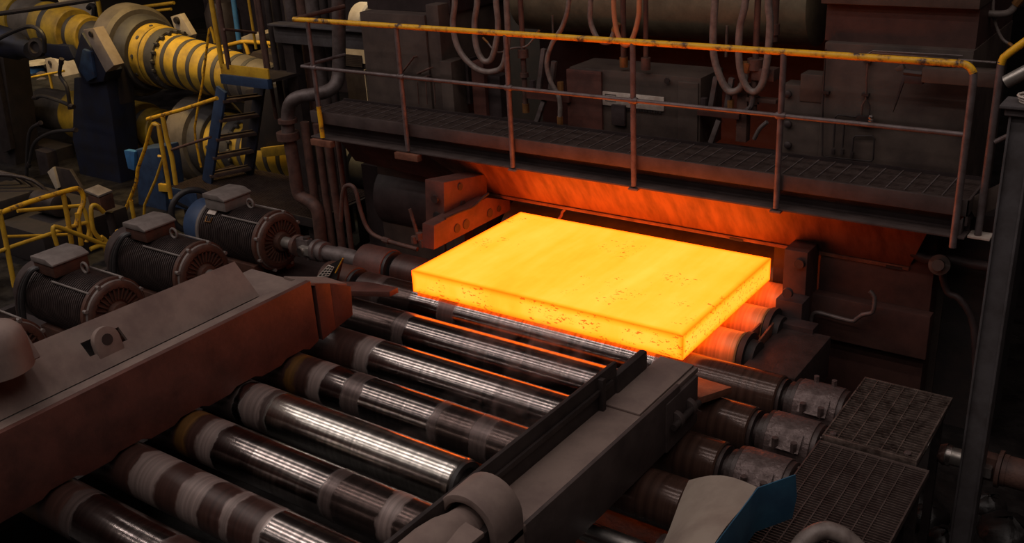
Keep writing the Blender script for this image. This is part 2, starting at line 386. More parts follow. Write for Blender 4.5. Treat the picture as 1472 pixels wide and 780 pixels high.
# left bearing hoods (only those at the slab end show)
for i, lb in ((7, 'rounded bearing hood behind the red guide nose'), (8, 'bearing hood at the end of the long drive shaft')):
    y = YS[i]; t = thing('bearing_housing', lb, 'bearing housing', (-7.3, y, -.55))
    prof = [V((-7.5, y+.21*math.cos(a), -RR+.21*math.sin(a))) for a in [R(k) for k in range(0, 181, 15)]]
    MB().prism([V((-7.5, y+.22, -.55))]+prof+[V((-7.5, y-.22, -.55))], (.40, 0, 0)).build('body', 'motor_rust' if i == 7 else 'red_steel', t, .012)
    MB().lathe((-7.1, y, -RR), (1, 0, 0), [(0, .195), (.04, .195), (.04, .17)], 28).build('seal_ring', 'rubber', t)

# ================================================================== left side guide
GX = -6.22
g = thing('side_guide', 'long red-brown steel side guide running along the left roller ends', 'side guide', (GX-.2, 4, .0))
# inner plate with bottom cut-outs over the rollers
pts = [V((GX, 1.2, .60)), V((GX, 5.44, .60)), V((GX, 5.44, .02))]
for i in range(4, -1, -1):
    y = YS[i]
    if y+.15 < 5.43:
        pts += [V((GX, y+.17, -.02)), V((GX, y+.1, .015)), V((GX, y-.1, .015)), V((GX, y-.17, -.02))]
pts += [V((GX, 1.2, -.02))]
MB().prism(pts, (-.05, 0, 0)).build('inner_plate', 'red_steel', g, .006)
bx(GX-.15, GX-.05, 1.2, 5.44, .575, .60).build('top_flange', 'dust_steel', g, .004)
bx(GX-.46, GX-.18, 1.2, 5.2, .05, .56).build('box_beam', 'dark_steel', g)
# nose behind the slit: flat piece, then a piece bent a little toward the rolls
MB().prism([(GX, 5.485, .555), (GX, 5.66, .49), (GX, 5.66, .04), (GX, 5.485, .0)], (-.06, 0, 0)).build('nose_plate', 'red_steel', g, .005)
MB().prism([(GX, 5.66, .49), (GX+.03, 5.88, .38), (GX+.03, 5.86, .10), (GX, 5.66, .04)], (-.06, 0, 0)).build('nose_plate', 'red_steel', g, .005)
MB().prism([(GX-.0, 5.4, .60), (GX-.02, 5.88, .40), (GX-.3, 5.9, .40), (GX-.3, 5.4, .60)], (0, 0, -.03)).build('nose_cover', 'dust_steel', g, .005)
q = [at(480, 404, z=.13), at(530, 405, z=.13), at(572, 413, z=.13), at(560, 419, z=.13), at(502, 418, z=.13)]
MB().prism(q, (0, 0, -.055)).build('finger_plate', 'red_steel', g, .004)
bx(-6.98, -6.28, 4.96, 5.43, .40, .572).build('end_box', 'dust_steel', g, .012)
# inclined cover plate with slot and lifting lug
c = thing('cover_plate', 'sloping dusty brown cover plate with a lifting eye on the left guide', 'cover', (-6.5, 3.6, .6))
A0, A1 = V((-6.385, 5.0, .60)), V((-6.385, 1.0, .60))
up = V((-.215, -.03, .285))
def lidp(y, s): return V((-6.385, y, .60))+up*s*(1+.10*(5-y)/1.6)
yl0, yl1, sl0, sl1 = 3.47, 3.79, .35, .66
nrm = V((.285, 0, .215)).normalized()*-.03
seg = MB()
for (ya, yb, sa, sb) in ((5.0, yl1, 0, 1), (yl1, yl0, 0, sl0), (yl1, yl0, sl1, 1), (yl0, 1.0, 0, 1)):
    seg.prism([lidp(ya, sa), lidp(yb, sa), lidp(yb, sb), lidp(ya, sb)], nrm)
seg.build('plate', 'dust_steel', c)
cc = (lidp(yl0, sl0)+lidp(yl1, sl0))/2
MB().prism([lidp(yl0, sl0-.05)+nrm*4, lidp(yl1, sl0-.05)+nrm*4, lidp(yl1, sl1+.05)+nrm*4, lidp(yl0, sl1+.05)+nrm*4], nrm).build('slot_back', 'black_iron', c)
uu = up.normalized()
ring = arc(cc+uu*.035, .095, 0, 180, 10, (0, 1, 0), uu)
inn = arc(cc+uu*.04, .042, 0, 360, 14, (0, 1, 0), uu)[:-1]
zz_ = V((-.25, 0, 1)).normalized(); cc = cc+V((.02, 0, -.0))
ring = arc(cc+zz_*.07, .105, 0, 180, 12, (0, 1, 0), zz_); inn = arc(cc+zz_*.075, .045, 0, 360, 16, (0, 1, 0), zz_)[:-1]
lug = MB().prism([cc+V((0, .105, 0))-zz_*.06]+ring+[cc+V((0, -.105, 0))-zz_*.06], (-.055, 0, -.014))
lug = lug.build('lifting_lug', 'dust_steel', c, .006)
MB().prism([p+V((.002, 0, 0)) for p in inn], (-.004, 0, 0)).build('lug_hole', 'black_iron', lug)
# rounded cap on the cover at the left edge
t = thing('rounded_cap', 'rounded dusty steel cap with a flange at the left edge', 'cap', (-6.45, 2.75, .8))
cp = at(20, 492, x=-6.47)
ax = -nrm.normalized()
cq = at(-8, 507, x=-6.47); MB().lathe(cq-V((0, 0, .12)), (0, 0, 1), [(0, .23), (.18, .22), (.26, .205), (.30, .17), (.32, .10), (.322, .0001)], 32).build('dome', 'dust_steel', t)
MB().prism([cp+V((0, .08, 0))-uu*.17, cp+V((0, .10, 0))+uu*.06, cp+V((0, -.05, 0))+uu*.22, cp+V((0, -.5, 0))+uu*.26, cp+V((0, -.5, 0))-uu*.2], ax*.03).build('flange', 'dust_steel', t, .006)

# ================================================================== right side guide
GR = -3.09
g = thing('side_guide', 'long dark channel-shaped side guide along the right roller ends', 'side guide', (-2.95, 4.5, .0))
def gy(y): return .02*(y-4.5)       # the guide flares slightly
def wall(y0, y1, x0, x1, z0, z1): return MB().prism([(x0+gy(y0), y0, z0), (x0+gy(y1), y1, z0), (x0+gy(y1), y1, z1), (x0+gy(y0), y0, z1)], (x1-x0, 0, 0))
wall(1.5, 5.30, GR-.03, GR, .02, .70).build('inner_wall', 'dark_steel', g, .006)
wall(1.5, 5.22, GR, GR+.02, .56, .60).build('stiffener', 'dark_steel', g, .004)
wall(1.5, 5.93, GR, -2.79, .40, .44).build('channel_floor', 'dust_steel', g, .004)
wall(1.5, 5.62, -2.80, -2.77, .01, .455).build('outer_wall', 'walk_steel', g, .008)
MB().prism([(GR-.02, 5.05, .44), (GR-.02, 5.09, .44), (GR-.02, 5.09, .68), (GR-.02, 5.05, .68)], (.07, 0, 0)).build('gusset', 'dark_steel', g, .004)
MB().prism([(GR+.005, 5.12, .441), (-2.80, 5.12, .441), (-2.79, 5.92, .441), (GR+.03, 5.92, .441)], (0, 0, .018)).build('wear_plate', 'dust_steel', g, .006)
bx(GR+.0, -2.74, 5.40, 5.90, .0, .40).build('end_block', 'walk_steel', g, .02)
bx(GR-.03, GR+.03, 5.28, 5.72, .02, .60).build('nose_bar', 'dark_steel', g, .02)
for yy in (5.50, 5.70):
    lg = MB().prism(arc((-2.74, yy, .22), .07, -90, 90, 8, (1, 0, 0), (0, 0, 1)), (0, .05, 0)); lg.build('hinge_lug', 'walk_steel', g, .008)
MB().cyl((-2.70, 5.42, .22), (-2.70, 5.82, .22), .025).build('hinge_pin', 'dark_steel', g)
q = [at(958, 547, z=.08), at(1002, 541, z=.02), at(1052, 556, z=.06), at(1006, 571, z=.16)]
MB().prism(q, (0, 0, -.06)).build('finger_plate', 'apron_scale', g, .004)
# clevis bracket clamped on the near end of that guide
t = thing('saddle_bracket', 'rounded grey saddle bracket holding a rod boss on the right guide', 'bracket', (-2.98, 3.85, .44))
cx, cz = -2.965, .57
def saddle(r, r2, a0, a1, n): return [V((cx+r*math.cos(R(a0+(a1-a0)*k/n)), 0, cz+r*math.sin(R(a0+(a1-a0)*k/n)))) for k in range(n+1)]
so = saddle(.205, 0, 0, 175, 14); si = saddle(.155, 0, 175, 0, 14)
prof = [V((cx+.205, 0, .30))]+so+si+[V((cx+.155, 0, .30))]
MB().prism([p+V((0, 3.44, 0)) for p in prof], (0, .26, 0)).build('saddle', 'dust_steel', t, .012)
MB().prism([(cx+.13, 3.40, .44), (cx+.205, 3.40, .44), (cx+.205, 3.72, .44), (cx+.13, 3.72, .44)], (0, 0, .05)).build('saddle_foot', 'dust_steel', t, .006)
MB().lathe((cx-.015, 3.60, cz-.01), (0, -1, 0), [(0, .11), (.12, .115), (.20, .125), (.30, .155), (.42, .17), (.95, .17)], 32).build('rod_boss', 'dust_steel', t)
MB().prism([(cx+.06, 3.10, .66), (cx+.20, 3.14, .66), (cx+.21, 3.34, .66), (cx+.07, 3.36, .66)], (0, 0, .03)).build('clip_plate', 'dust_steel', t, .006)
MB().prism([(cx+.09, 2.70, .58), (cx+.17, 2.70, .58), (cx+.19, 3.12, .64), (cx+.09, 3.12, .64)], (0, 0, .02)).build('clip_plate', 'dust_steel', t, .004)
bx(-3.10, -3.0, 2.5, 3.30, .60, .645).build('base_plate', 'dust_steel', t, .008)
bx(-3.08, -2.82, 2.5, 3.5, .445, .60).build('base_block', 'dark_steel', t, .008)
pb = V((-3.045, 3.20, .645)); MB().lathe(pb, (0, 0, 1), [(0, .032), (.012, .032), (.014, .018), (.004, .016)], 18).build('screw_boss', 'dark_steel', t)

# ================================================================== walkway in front of the mill stand
WX0, WX1, WY0, WY1, WZ = -8.95, -1.50, 8.20, 8.80, 1.20
wk = thing('walkway', 'grated steel walkway crossing in front of the mill stand', 'walkway', (-5.2, 8.5, .88))
bx(WX0, WX1, WY0, WY0+.02, 1.06, WZ).build('toe_plate', 'walk_steel', wk, .004)
bx(WX0, WX1, WY0+.12, WY0+.14, .90, 1.07).build('beam_web', 'mill_dark', wk)
bx(WX0, WX1, WY0+.02, WY1, 1.05, 1.07).build('deck_plate', 'mill_dark', wk)
bx(WX0, WX1, WY0-.04, WY0+.16, .88, .898).build('lower_flange', 'walk_steel', wk, .003)
bx(WX0, WX1, WY1-.02, WY1, .9, WZ+.02).build('rear_beam', 'mill_dark', wk)
bx(WX1-.02, WX1, WY0, WY1, .98, WZ).build('end_plate', 'walk_steel', wk, .004)
for a, b_ in ((WX0, -6.3), (-6.28, -3.7), (-3.68, WX1-.02)):
    gp = bx(a, b_, WY0+.03, WY0+.05, 1.12, WZ-.004).build('grating_panel', 'grating', wk)
    mb = MB()
    for k in range(21): mb.box(a, b_, WY0+.06+k*.025, WY0+.066+k*.025, 1.15, WZ-.006)
    mb.build('bearing_bars', 'grating', gp, smooth=0, kind='stuff')
    n = int((b_-a)/.15)
    for k in range(n): bx(a+k*.15, a+k*.15+.01, WY0+.05, WY1-.02, WZ-.010, WZ-.001).build('cross_bar', 'rail_grey', gp, smooth=0)
# handrail
hr = thing('handrail', 'long handrail with worn yellow top rail along the mill walkway', 'railing', (-5.2, 8.17, .88))
HY = 8.165; HT = 2.285; HM = 1.74
px = [(440, 466), (577, 590), (733, 738), (910, 911), (1127, 1118)]
pxs = [at(b_, 250, y=HY).x for a, b_ in px]
pxs[0] = -8.75
xe = -1.58
for k, xx in enumerate(pxs):
    po = MB().cyl((xx, HY, .90), (xx, HY, HT), .027, n=14).build('post', 'rail_grey', hr)
    if k == 0: MB().cyl((xx, HY, .90), (xx, HY, 1.28), .0285, n=14).build('yellow_section', 'rail_yellow', po)  # lower part of the first post is yellow
    if k < 2: bx(xx-.17, xx+.17, HY-.05, HY+.03, .80, .875).build('base_plate', 'apron_scale', hr, .004)  # slab light on these two plates is put in as orange colour
    else: bx(xx-.05, xx+.05, HY-.03, HY+.06, .86, .88).build('base_plate', 'rail_grey', hr, .004)
    MB().lathe((xx-.045, HY, HM), (1, 0, 0), [(0, .026), (.02, .034), (.07, .034), (.09, .026)], 12).build('clamp', 'rail_grey', hr)
MB().tube([(WX0-.02, HY, HT)]+[(-7, HY, HT), (-4, HY, HT)]+[(xe-.10, HY, HT)]+arc((xe-.10, HY, HT-.10), .10, 80, 20, 4, (1, 0, 0), (0, 0, 1)), .029, 14).build('top_rail', 'rail_yellow', hr)
MB().tube([(xe-.006, HY, HT-.065), (xe, HY, HT-.11), (xe, HY, .80)], .029, 14).build('end_post', 'rail_grey', hr)
MB().tube([(WX0, HY, HM), (xe, HY, HM)], .02, 12).build('mid_rail', 'rail_grey', hr)
MB().tube([(WX0-.02, HY, HT), (WX0-.02, 9.0, HT+.02)], .027, 12).build('return_rail', 'rusty_pipe', hr)
MB().tube([(WX0, HY, HM), (WX0, 8.9, HM)], .02, 12).build('return_rail', 'rail_grey', hr)
# hot apron under the walkway
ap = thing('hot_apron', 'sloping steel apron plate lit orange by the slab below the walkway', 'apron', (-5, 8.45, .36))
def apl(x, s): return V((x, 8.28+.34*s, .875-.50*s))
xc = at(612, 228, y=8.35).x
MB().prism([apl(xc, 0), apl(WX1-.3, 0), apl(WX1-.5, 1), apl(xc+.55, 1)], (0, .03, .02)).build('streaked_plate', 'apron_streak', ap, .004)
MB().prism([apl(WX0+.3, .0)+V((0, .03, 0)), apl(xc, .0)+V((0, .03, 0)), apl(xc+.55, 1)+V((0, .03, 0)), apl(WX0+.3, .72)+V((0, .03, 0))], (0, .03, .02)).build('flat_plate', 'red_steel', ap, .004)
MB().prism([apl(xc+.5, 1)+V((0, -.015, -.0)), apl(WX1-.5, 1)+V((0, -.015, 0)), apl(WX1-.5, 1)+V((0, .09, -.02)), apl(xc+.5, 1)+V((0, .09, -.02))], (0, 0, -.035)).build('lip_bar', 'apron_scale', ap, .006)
dp = at(806, 303, y=8.62)
MB().tube([dp+V((.06, 0, .03)), dp+V((.02, 0, -.01)), dp+V((.01, 0, -.05)), dp+V((-.02, -.01, -.09))], .016, 6).build('scale_drip', 'apron_scale', ap)
for k in range(3):
    xx = -3.7+.75*k; bx(xx, xx+.14, 8.60, 8.66, .335, .36).build('wear_block', 'black_iron', ap)

# ================================================================== mill stand
def panel(p0, p1, y, depth):
    """box whose front face spans two surveyed pixels on the plane y"""
    a, b_ = at(*p0, y=y), at(*p1, y=y)
    return bx(min(a.x, b_.x), max(a.x, b_.x), y, y+depth, min(a.z, b_.z), max(a.z, b_.z))
hl = thing('mill_housing', 'tall dark mill housing at the left end of the walkway', 'mill housing', (-7.8, 9.5, FLOOR))
xl0, xl1 = at(528, 120, y=8.85).x, at(652, 120, y=8.85).x
xs_ = at(617, 100, y=8.85).x
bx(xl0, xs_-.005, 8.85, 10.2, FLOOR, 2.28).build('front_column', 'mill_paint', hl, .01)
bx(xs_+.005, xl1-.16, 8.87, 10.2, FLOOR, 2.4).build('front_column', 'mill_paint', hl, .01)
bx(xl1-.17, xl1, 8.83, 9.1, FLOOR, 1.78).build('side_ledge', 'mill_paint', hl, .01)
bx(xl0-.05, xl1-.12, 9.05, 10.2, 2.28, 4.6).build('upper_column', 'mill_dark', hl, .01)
for k, (a, b_) in enumerate((((575, 108), (595, 82)), ((600, 106), (618, 98)), ((600, 113), (614, 110)))):
    p, q = at(*a, y=8.80), at(*b_, y=8.80); MB().tube([p+V((0, .05, 0)), p, q, q+V((0, .05, 0))], .012, 8).build('grab_handle', 'rusty_pipe', hl)
for xx in (600, 612, 624):
    p = at(xx, 118, y=8.82); MB().tube([p, at(xx+2, 150, y=8.82)], .008, 6).build('small_pipe', 'rusty_pipe', hl)
hrr = thing('mill_housing', 'tall brown mill housing at the right end of the walkway', 'mill housing', (-2.5, 9.5, FLOOR))
xr0, xr1 = at(1180, 150, y=8.85).x, at(1391, 150, y=8.85).x
zt = at(1280, 66, y=8.85).z
bx(xr0, xr1, 8.85, 10.4, FLOOR, zt).build('front_column', 'mill_paint', hrr, .012)
zl = at(1280, 9, y=8.85).z
bx(xr0-.03, xr1-.01, 8.93, 10.4, zt, zl).build('recessed_column', 'mill_red', hrr)
bx(xr0-.06, xr1, 8.85, 10.4, zl, zl+.16).build('lintel', 'mill_paint', hrr, .01)
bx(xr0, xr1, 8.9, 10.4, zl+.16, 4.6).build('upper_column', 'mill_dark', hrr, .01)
xk0 = at(1122, 150, y=8.85).x
bx(xk0, xr0, 8.87, 9.08, FLOOR, at(1140, 122, y=8.87).z).build('side_ledge', 'mill_paint', hrr, .012)
bx(xk0+.17, xr0, 8.86, 9.05, 1.7, at(1165, 107, y=8.86).z).build('ledge_step', 'mill_paint', hrr, .01)
for yy in (135, 178, 208):
    p = at(1133, yy, y=8.86); MB().lathe(p, (0, -1, 0), [(0, .035), (.02, .035), (.03, .02)], 12).build('bolt', 'mill_dark', hrr)
def pipe_on(parent, pts, y, r, name, m, sm=0):
    MB().tube([at(*p, y=y) for p in pts], r, 8, sm).build(name, m, parent)
YP = 8.82
cl = thing('lubrication_lines', 'thin grease pipes and distributor block on the right mill housing', 'pipework', (-2.6, 8.83, 1.25))
pipe_on(cl, [(1187, 70), (1183, 150), (1182, 222), (1184, 225), (1252, 232), (1255, 229), (1257, 199), (1254, 195), (1230, 195), (1227, 198), (1225, 217)], YP, .008, 'pipe', 'dark_steel')
pipe_on(cl, [(1383, 86), (1255, 76), (1248, 80), (1246, 110), (1245, 142), (1240, 150), (1238, 165)], YP, .009, 'pipe', 'rusty_pipe')
pipe_on(cl, [(1384, 80), (1255, 73), (1246, 78)], YP, .006, 'pipe', 'grey_pipe')
pipe_on(cl, [(1245, 142), (1250, 152), (1250, 166)], YP, .007, 'pipe', 'dark_steel')
pipe_on(cl, [(1231, 168), (1205, 165), (1201, 168), (1198, 212)], YP, .008, 'pipe', 'dark_steel')
pipe_on(cl, [(1231, 174), (1217, 173), (1214, 176), (1211, 212)], YP, .008, 'pipe', 'dark_steel')
panel((1231, 166), (1247, 182), 8.78, .06).build('distributor_block', 'dark_steel', cl, .006)
for p in ((1198, 214), (1211, 214), (1225, 218)): c_ = at(*p, y=YP); MB().cyl(c_, c_+V((0, 0, -.05)), .018, n=8).build('fitting', 'dark_steel', cl)
for k in range(3):
    c_ = at(1253, 168+k*4.5, y=8.79); MB().lathe(c_, (0, -1, 0), [(0, .022), (.03, .022), (.035, .012)], 10).build('fitting', 'bright_steel', cl)
for p in ((1247, 88), (1244, 136), (1187, 133)): c_ = at(*p, y=YP); bx(c_.x-.03, c_.x+.03, YP-.012, YP+.03, c_.z-.012, c_.z+.012).build('pipe_clip', 'dark_steel', cl)
ca = thing('clamp_arm', 'steel clamp arm with a box beam sticking out right of the housing', 'clamp arm', (-2.0, 8.5, 1.9))
panel((1326, 97), (1432, 127), 8.60, .16).build('box_beam', 'mill_paint', ca, .01)
panel((1330, 84), (1372, 97), 8.66, .1).build('top_plate', 'mill_paint', ca, .006)
pipe_on(ca, [(1300, 103), (1326, 106)], 8.68, .03, 'rod', 'dark_steel')
MB().prism([at(1285, 99, y=8.66), at(1297, 92, y=8.66), at(1300, 100, y=8.66), at(1290, 103, y=8.66)], (0, .06, 0)).build('jaw', 'mill_paint', ca, .006)
MB().prism([at(1297, 108, y=8.66), at(1303, 108, y=8.66), at(1288, 150, y=8.66), at(1283, 162, y=8.66)], (0, .03, 0)).build('link_plate', 'mill_dark', ca, .004)
panel((1300, 108), (1326, 122), 8.66, .08).build('pivot_block', 'mill_dark', ca, .01)

# rolls and roll chocks between the housings
wr = thing('work_roll', 'big dark upper roll seen through the mill window', 'roll', (-5, 9.9, 2.1), 'rolls of the mill')
MB().lathe((-6.9, 9.95, 2.42), (1, 0, 0), [(0, .40), (.02, .43), (3.5, .43), (3.52, .40)], 48).build('barrel', 'work_roll', wr)
wr = thing('work_roll', 'lower roll in the dark gap behind the slab', 'roll', (-5, 9.5, -.9), 'rolls of the mill')
MB().lathe((-6.9, 9.5, -.45), (1, 0, 0), [(0, .42), (.02, .45), (3.6, .45), (3.62, .42)], 48).build('barrel', 'work_roll', wr)
bk = thing('mill_back_frame', 'dark backing frame filling the mill window', 'frame', (-5, 10.6, FLOOR))
bx(-7.2, -3.2, 10.6, 10.9, FLOOR, 4.6).build('back_plate', 'mill_dark', bk)
bx(-7.2, -3.3, 8.95, 9.1, .86, 1.14).build('cross_beam', 'mill_dark', bk)
bx(-7.2, -3.3, 9.6, 10.5, 3.1, 4.6).build('upper_beam', 'mill_dark', bk)
ck = thing('roll_chock', 'broad worn steel chock plate with a pale nameplate', 'chock', (-5.1, 9.1, 1.1))
a, b_ = at(818, 96, y=8.98), at(1006, 200, y=8.98)
xm_ = at(866, 100, y=8.98).x
bx(a.x, b_.x, 8.98, 9.5, 1.05, a.z).build('front_plate', 'mill_paint', ck, .012)
bx(a.x-.02, xm_, 8.95, 9.0, 1.05, a.z-.02).build('wear_plate', 'red_steel', ck, .008)
bx(at(975, 100, y=8.96).x, b_.x-.02, 8.96, 9.0, 1.05, a.z-.05).build('wear_plate', 'mill_paint', ck, .008)
c_ = at(959, 116, y=8.96); MB().lathe(c_, (0, -1, 0), [(0, .03), (.012, .03)], 16).build('plug', 'black_iron', ck)
panel((878, 150), (898, 182), 8.93, .05).build('latch', 'mill_dark', ck, .01)
np_ = panel((866, 131), (954, 160), 8.965, .012).build('nameplate', 'plate_sign', ck, .002)
p, q = at(870, 135, y=8.962), at(885, 146, y=8.962)
MB().tube([(p.x, 8.962, p.z), (q.x, 8.962, p.z), (q.x, 8.962, q.z), (p.x, 8.962, q.z)], .004, 4, closed=True).build('printed_emblem', 'black_iron', np_)
zz = at(900, 158, y=8.962).z
for k in range(14):
    xx = at(897, 150, y=8.962).x+k*.031; bx(xx, xx+.018+.006*(k % 2), 8.961, 8.966, zz, zz+.022).build('printed_letter', 'black_iron', np_, smooth=0)

def hose(pts, y, r, m, label, ydrop=0.0):
    P = [at(*p, y=y+ydrop*i) for i, p in enumerate(pts)]
    P[0:1] = [P[0]+V((0, .05, .5)), P[0]] if pts[0][1] <= 2 else [P[0]]
    if pts[-1][1] <= 2: P.append(P[-1]+V((0, .05, .5)))
    t = thing('hydraulic_hose', label, 'hose', P[0], 'hoses hanging in front of the mill')
    MB().tube(P, r, 10, 5).build('hose_body', m, t)
    for e, q in ((P[0], P[1]), (P[-1], P[-2])):
        d = (e-q).normalized(); MB().cyl(e-d*.02, e+d*.07, r*1.25, n=8).build('fitting', 'brass', t)
    return t
hose([(654, 0), (651, 34), (657, 65), (671, 87), (690, 101), (708, 103), (722, 96), (728, 73), (730, 45), (728, 0)], 8.88, .034, 'hose_grey', 'wide looping grey hose right of the left housing')
hose([(686, 0), (682, 34), (685, 68), (695, 87), (706, 85), (713, 62), (716, 34), (713, 0)], 8.92, .034, 'hose_grey', 'narrow looping grey hose inside the wider loop')
hose([(818, 0), (809, 37), (794, 62), (786, 90), (792, 118), (804, 141), (805, 170)], 8.85, .026, 'hose_grey', 'pale S-shaped hose curving down left of the nameplate')
hose([(849, 0), (849, 31), (860, 56), (876, 60), (884, 42)], 8.95, .028, 'hose_grey', 'dim grey hose looping behind the rail above the chock')
hose([(882, 0), (885, 37), (891, 57), (901, 65), (911, 51), (918, 23), (919, 0)], 8.86, .026, 'hose_orange', 'bright hose loop with an orange bend above the chock')
hose([(1028, 0), (1025, 67), (1033, 105), (1048, 131), (1066, 125), (1072, 100)], 8.9, .036, 'hose_grey', 'thick dark grey hose left of the pale double loop')
hose([(1072, 0), (1063, 43), (1063, 93), (1072, 123), (1085, 132), (1097, 117), (1104, 77), (1107, 33), (1105, 0)], 8.86, .034, 'hose_grey', 'pale thick hose loop nearest the right housing')
hose([(700, 60), (715, 75), (737, 69), (757, 66), (770, 50)], 8.98, .01, 'hose_grey', 'thin grey cable arching between two pipes')
hose([(1400, 2), (1405, 14), (1425, 20), (1450, 18), (1462, 4)], 9.3, .03, 'hose_grey', 'grey hose loop at the top right corner')
hose([(1428, 0), (1430, 30), (1440, 55), (1452, 64)], 9.35, .014, 'hose_grey', 'thin cable hanging at the top right corner')
def riser(px, y0, y1, yw, r, m, label, fits):
    P, Q = at(px, y0, y=yw), at(px+2, y1, y=yw); Q.x = P.x
    t = thing('riser_pipe', label, 'pipe', Q, 'upright pipes of the mill')
    MB().cyl(Q, P, r, n=12).build('pipe_body', m, t)
    for fy, fr, fh in fits:
        c_ = at(px, fy, y=yw); MB().cyl((P.x, yw, c_.z), (P.x, yw, c_.z+fh), fr, n=10).build('fitting', 'brass' if fr < .05 else 'rusty_pipe', t)
riser(745, -60, 150, 9.0, .03, 'rusty_pipe', 'rusty riser pipe with square collars right of the loops', [(82, .06, .09), (110, .05, .05), (160, .04, .1)])
riser(895, -60, 95, 9.0, .03, 'rusty_pipe', 'short rusty riser ending behind the orange hose bend', [(96, .045, .1)])
riser(928, -60, 100, 8.95, .026, 'rusty_pipe', 'rusty riser with a thick nut right of the orange hose', [(100, .05, .12)])
riser(1092, -60, 160, 8.95, .03, 'rusty_pipe', 'rusty riser between the right hose strands', [(100, .08, .1), (150, .05, .08)])
riser(1118, -60, 60, 9.1, .035, 'rusty_pipe', 'dim riser beside the right housing', [(50, .05, .1)])
riser(794, 22, 52, 8.95, .012, 'silver', 'short bright chrome rod above the S-shaped hose', [])
riser(1045, 37, 82, 8.95, .016, 'silver', 'bright chrome rod left of the right hose loop', [])
def stand_bracket(p0, p1, legs, label):
    t = thing('pipe_bracket', label, 'bracket', at(p0[0], 200, y=8.9), 'brackets beside the chock')
    panel(p0, p1, 8.9, .12).build('shelf', 'red_steel', t, .006)
    for a, b_ in legs: MB().obox(at(*a, y=8.95), at(*b_, y=8.95), .05, .05, (0, 1, 0)).build('leg', 'grey_pipe', t, .004)
    c_ = at(p0[0]+10, p0[1], y=8.95); MB().cyl(c_, c_+V((0, 0, .12)), .035, n=8).build('stud', 'mill_dark', t)
    c_ = at(p1[0]-12, p0[1], y=8.95); MB().cyl(c_, c_+V((0, 0, .10)), .035, n=8).build('stud', 'brass', t)
stand_bracket((756, 131), (818, 148), [((782, 145), (770, 180)), ((775, 130), (782, 70)), ((792, 128), (797, 88))], 'reddish pipe bracket left of the chock plate')
stand_bracket((1002, 158), (1062, 172), [((1034, 172), (1022, 205)), ((1022, 155), (1030, 110)), ((1045, 155), (1052, 112))], 'reddish pipe bracket right of the chock plate')
vb = thing('valve_block', 'rusty valve block with elbow pipes beside the right housing', 'valve', at(1085, 205, y=8.95))
panel((1080, 98), (1112, 118), 8.9, .15).build('body', 'rusty_pipe', vb, .01)
panel((1072, 140), (1115, 150), 8.92, .1).build('flange', 'rusty_pipe', vb, .008)
pipe_on(vb, [(1083, 130), (1080, 152), (1068, 162)], 8.88, .025, 'elbow', 'grey_pipe', 4)
pipe_on(vb, [(1103, 175), (1092, 185), (1084, 200)], 8.88, .02, 'elbow', 'grey_pipe', 4)
panel((1060, 120), (1072, 205), 8.95, .1).build('upright', 'rusty_pipe', vb, .006)
vb = thing('valve_block', 'dim rusty manifold below the left hose loops', 'valve', at(690, 170, y=9.0))
panel((676, 88), (700, 172), 9.0, .2).build('body', 'red_steel', vb, .01)
panel((700, 108), (722, 175), 9.05, .2).build('body', 'mill_dark', vb, .01)
panel((667, 85), (676, 150), 9.05, .2).build('body', 'mill_dark', vb, .01)

# ================================================================== below the walkway
t = thing('entry_guide', 'orange-lit entry guide block with bolt holes left of the slab', 'guide block', (-6.6, 8.3, -.45))
EX = -6.42
p, q = at(624, 359, x=EX), at(734, 302, x=EX); r_, s_ = at(624, 324, x=EX), at(700, 284, x=EX)
MB().prism([p, q, V((EX, q.y, q.z+.12)), s_, r_], (-.16, 0, 0)).build('guide_bar', 'red_steel', t, .008)
u0, u1 = at(638, 318, x=EX-.12), at(700, 283, x=EX-.12)
v0, v1 = at(638, 262, x=EX-.12), at(700, 250, x=EX-.12)
MB().prism([u0+V((0, 0, -.1)), u1+V((0, 0, -.1)), v1, v0], (-.26, 0, 0)).build('upright_block', 'red_steel', t, .008)
for (a, b_, rr_) in ((657, 328, .05), (670, 322, .055), (704, 306, .05), (717, 300, .035)):
    c_ = at(a, b_, x=EX); MB().lathe(c_, (1, 0, 0), [(-.01, rr_), (.008, rr_), (.008, rr_*.75)], 20).build('bolt', 'dark_steel', t)
for (a, b_) in ((665, 293), (661, 268)):
    c_ = at(a, b_, x=EX-.12); MB().lathe(c_, (1, 0, 0), [(-.01, .04), (.012, .04)], 16).build('bolt', 'dark_steel', t)
for (a, b_) in ((625, 286), (628, 310)):
    c_ = at(a, b_, y=u0.y-.005); MB().lathe(c_, (0, -1, 0), [(-.01, .045), (.01, .045), (.01, .025)], 16).build('bolt', 'dark_steel', t)
MB().tube([at(640, 314, x=EX+.03), at(660, 305, x=EX+.03), at(680, 297, x=EX+.03), at(695, 283, x=EX+.03), at(702, 278, x=EX+.03)], .014, 8, 4).build('grease_line', 'rubber', t)
bx(-7.0, -6.45, 7.7, 8.9, FLOOR, -.35).build('pedestal', 'mill_dark', t)
t = thing('adjusting_rod', 'upright adjusting rod with nuts beside the entry guide', 'rod', at(604, 356, y=7.75))
MB().cyl(at(604, 350, y=7.75), at(589, 300, y=7.75), .02, n=8).build('rod', 'rusty_pipe', t)
for a in ((596, 343), (608, 348), (603, 338)):
    c_ = at(*a, y=7.73); MB().cyl(c_+V((0, 0, -.05)), c_+V((0, 0, .03)), .04, n=6).build('nut', 'rusty_pipe', t)
t = thing('rubber_hose', 'rusty brown hose arching down to the entry guide', 'hose', at(600, 358, y=8.0))
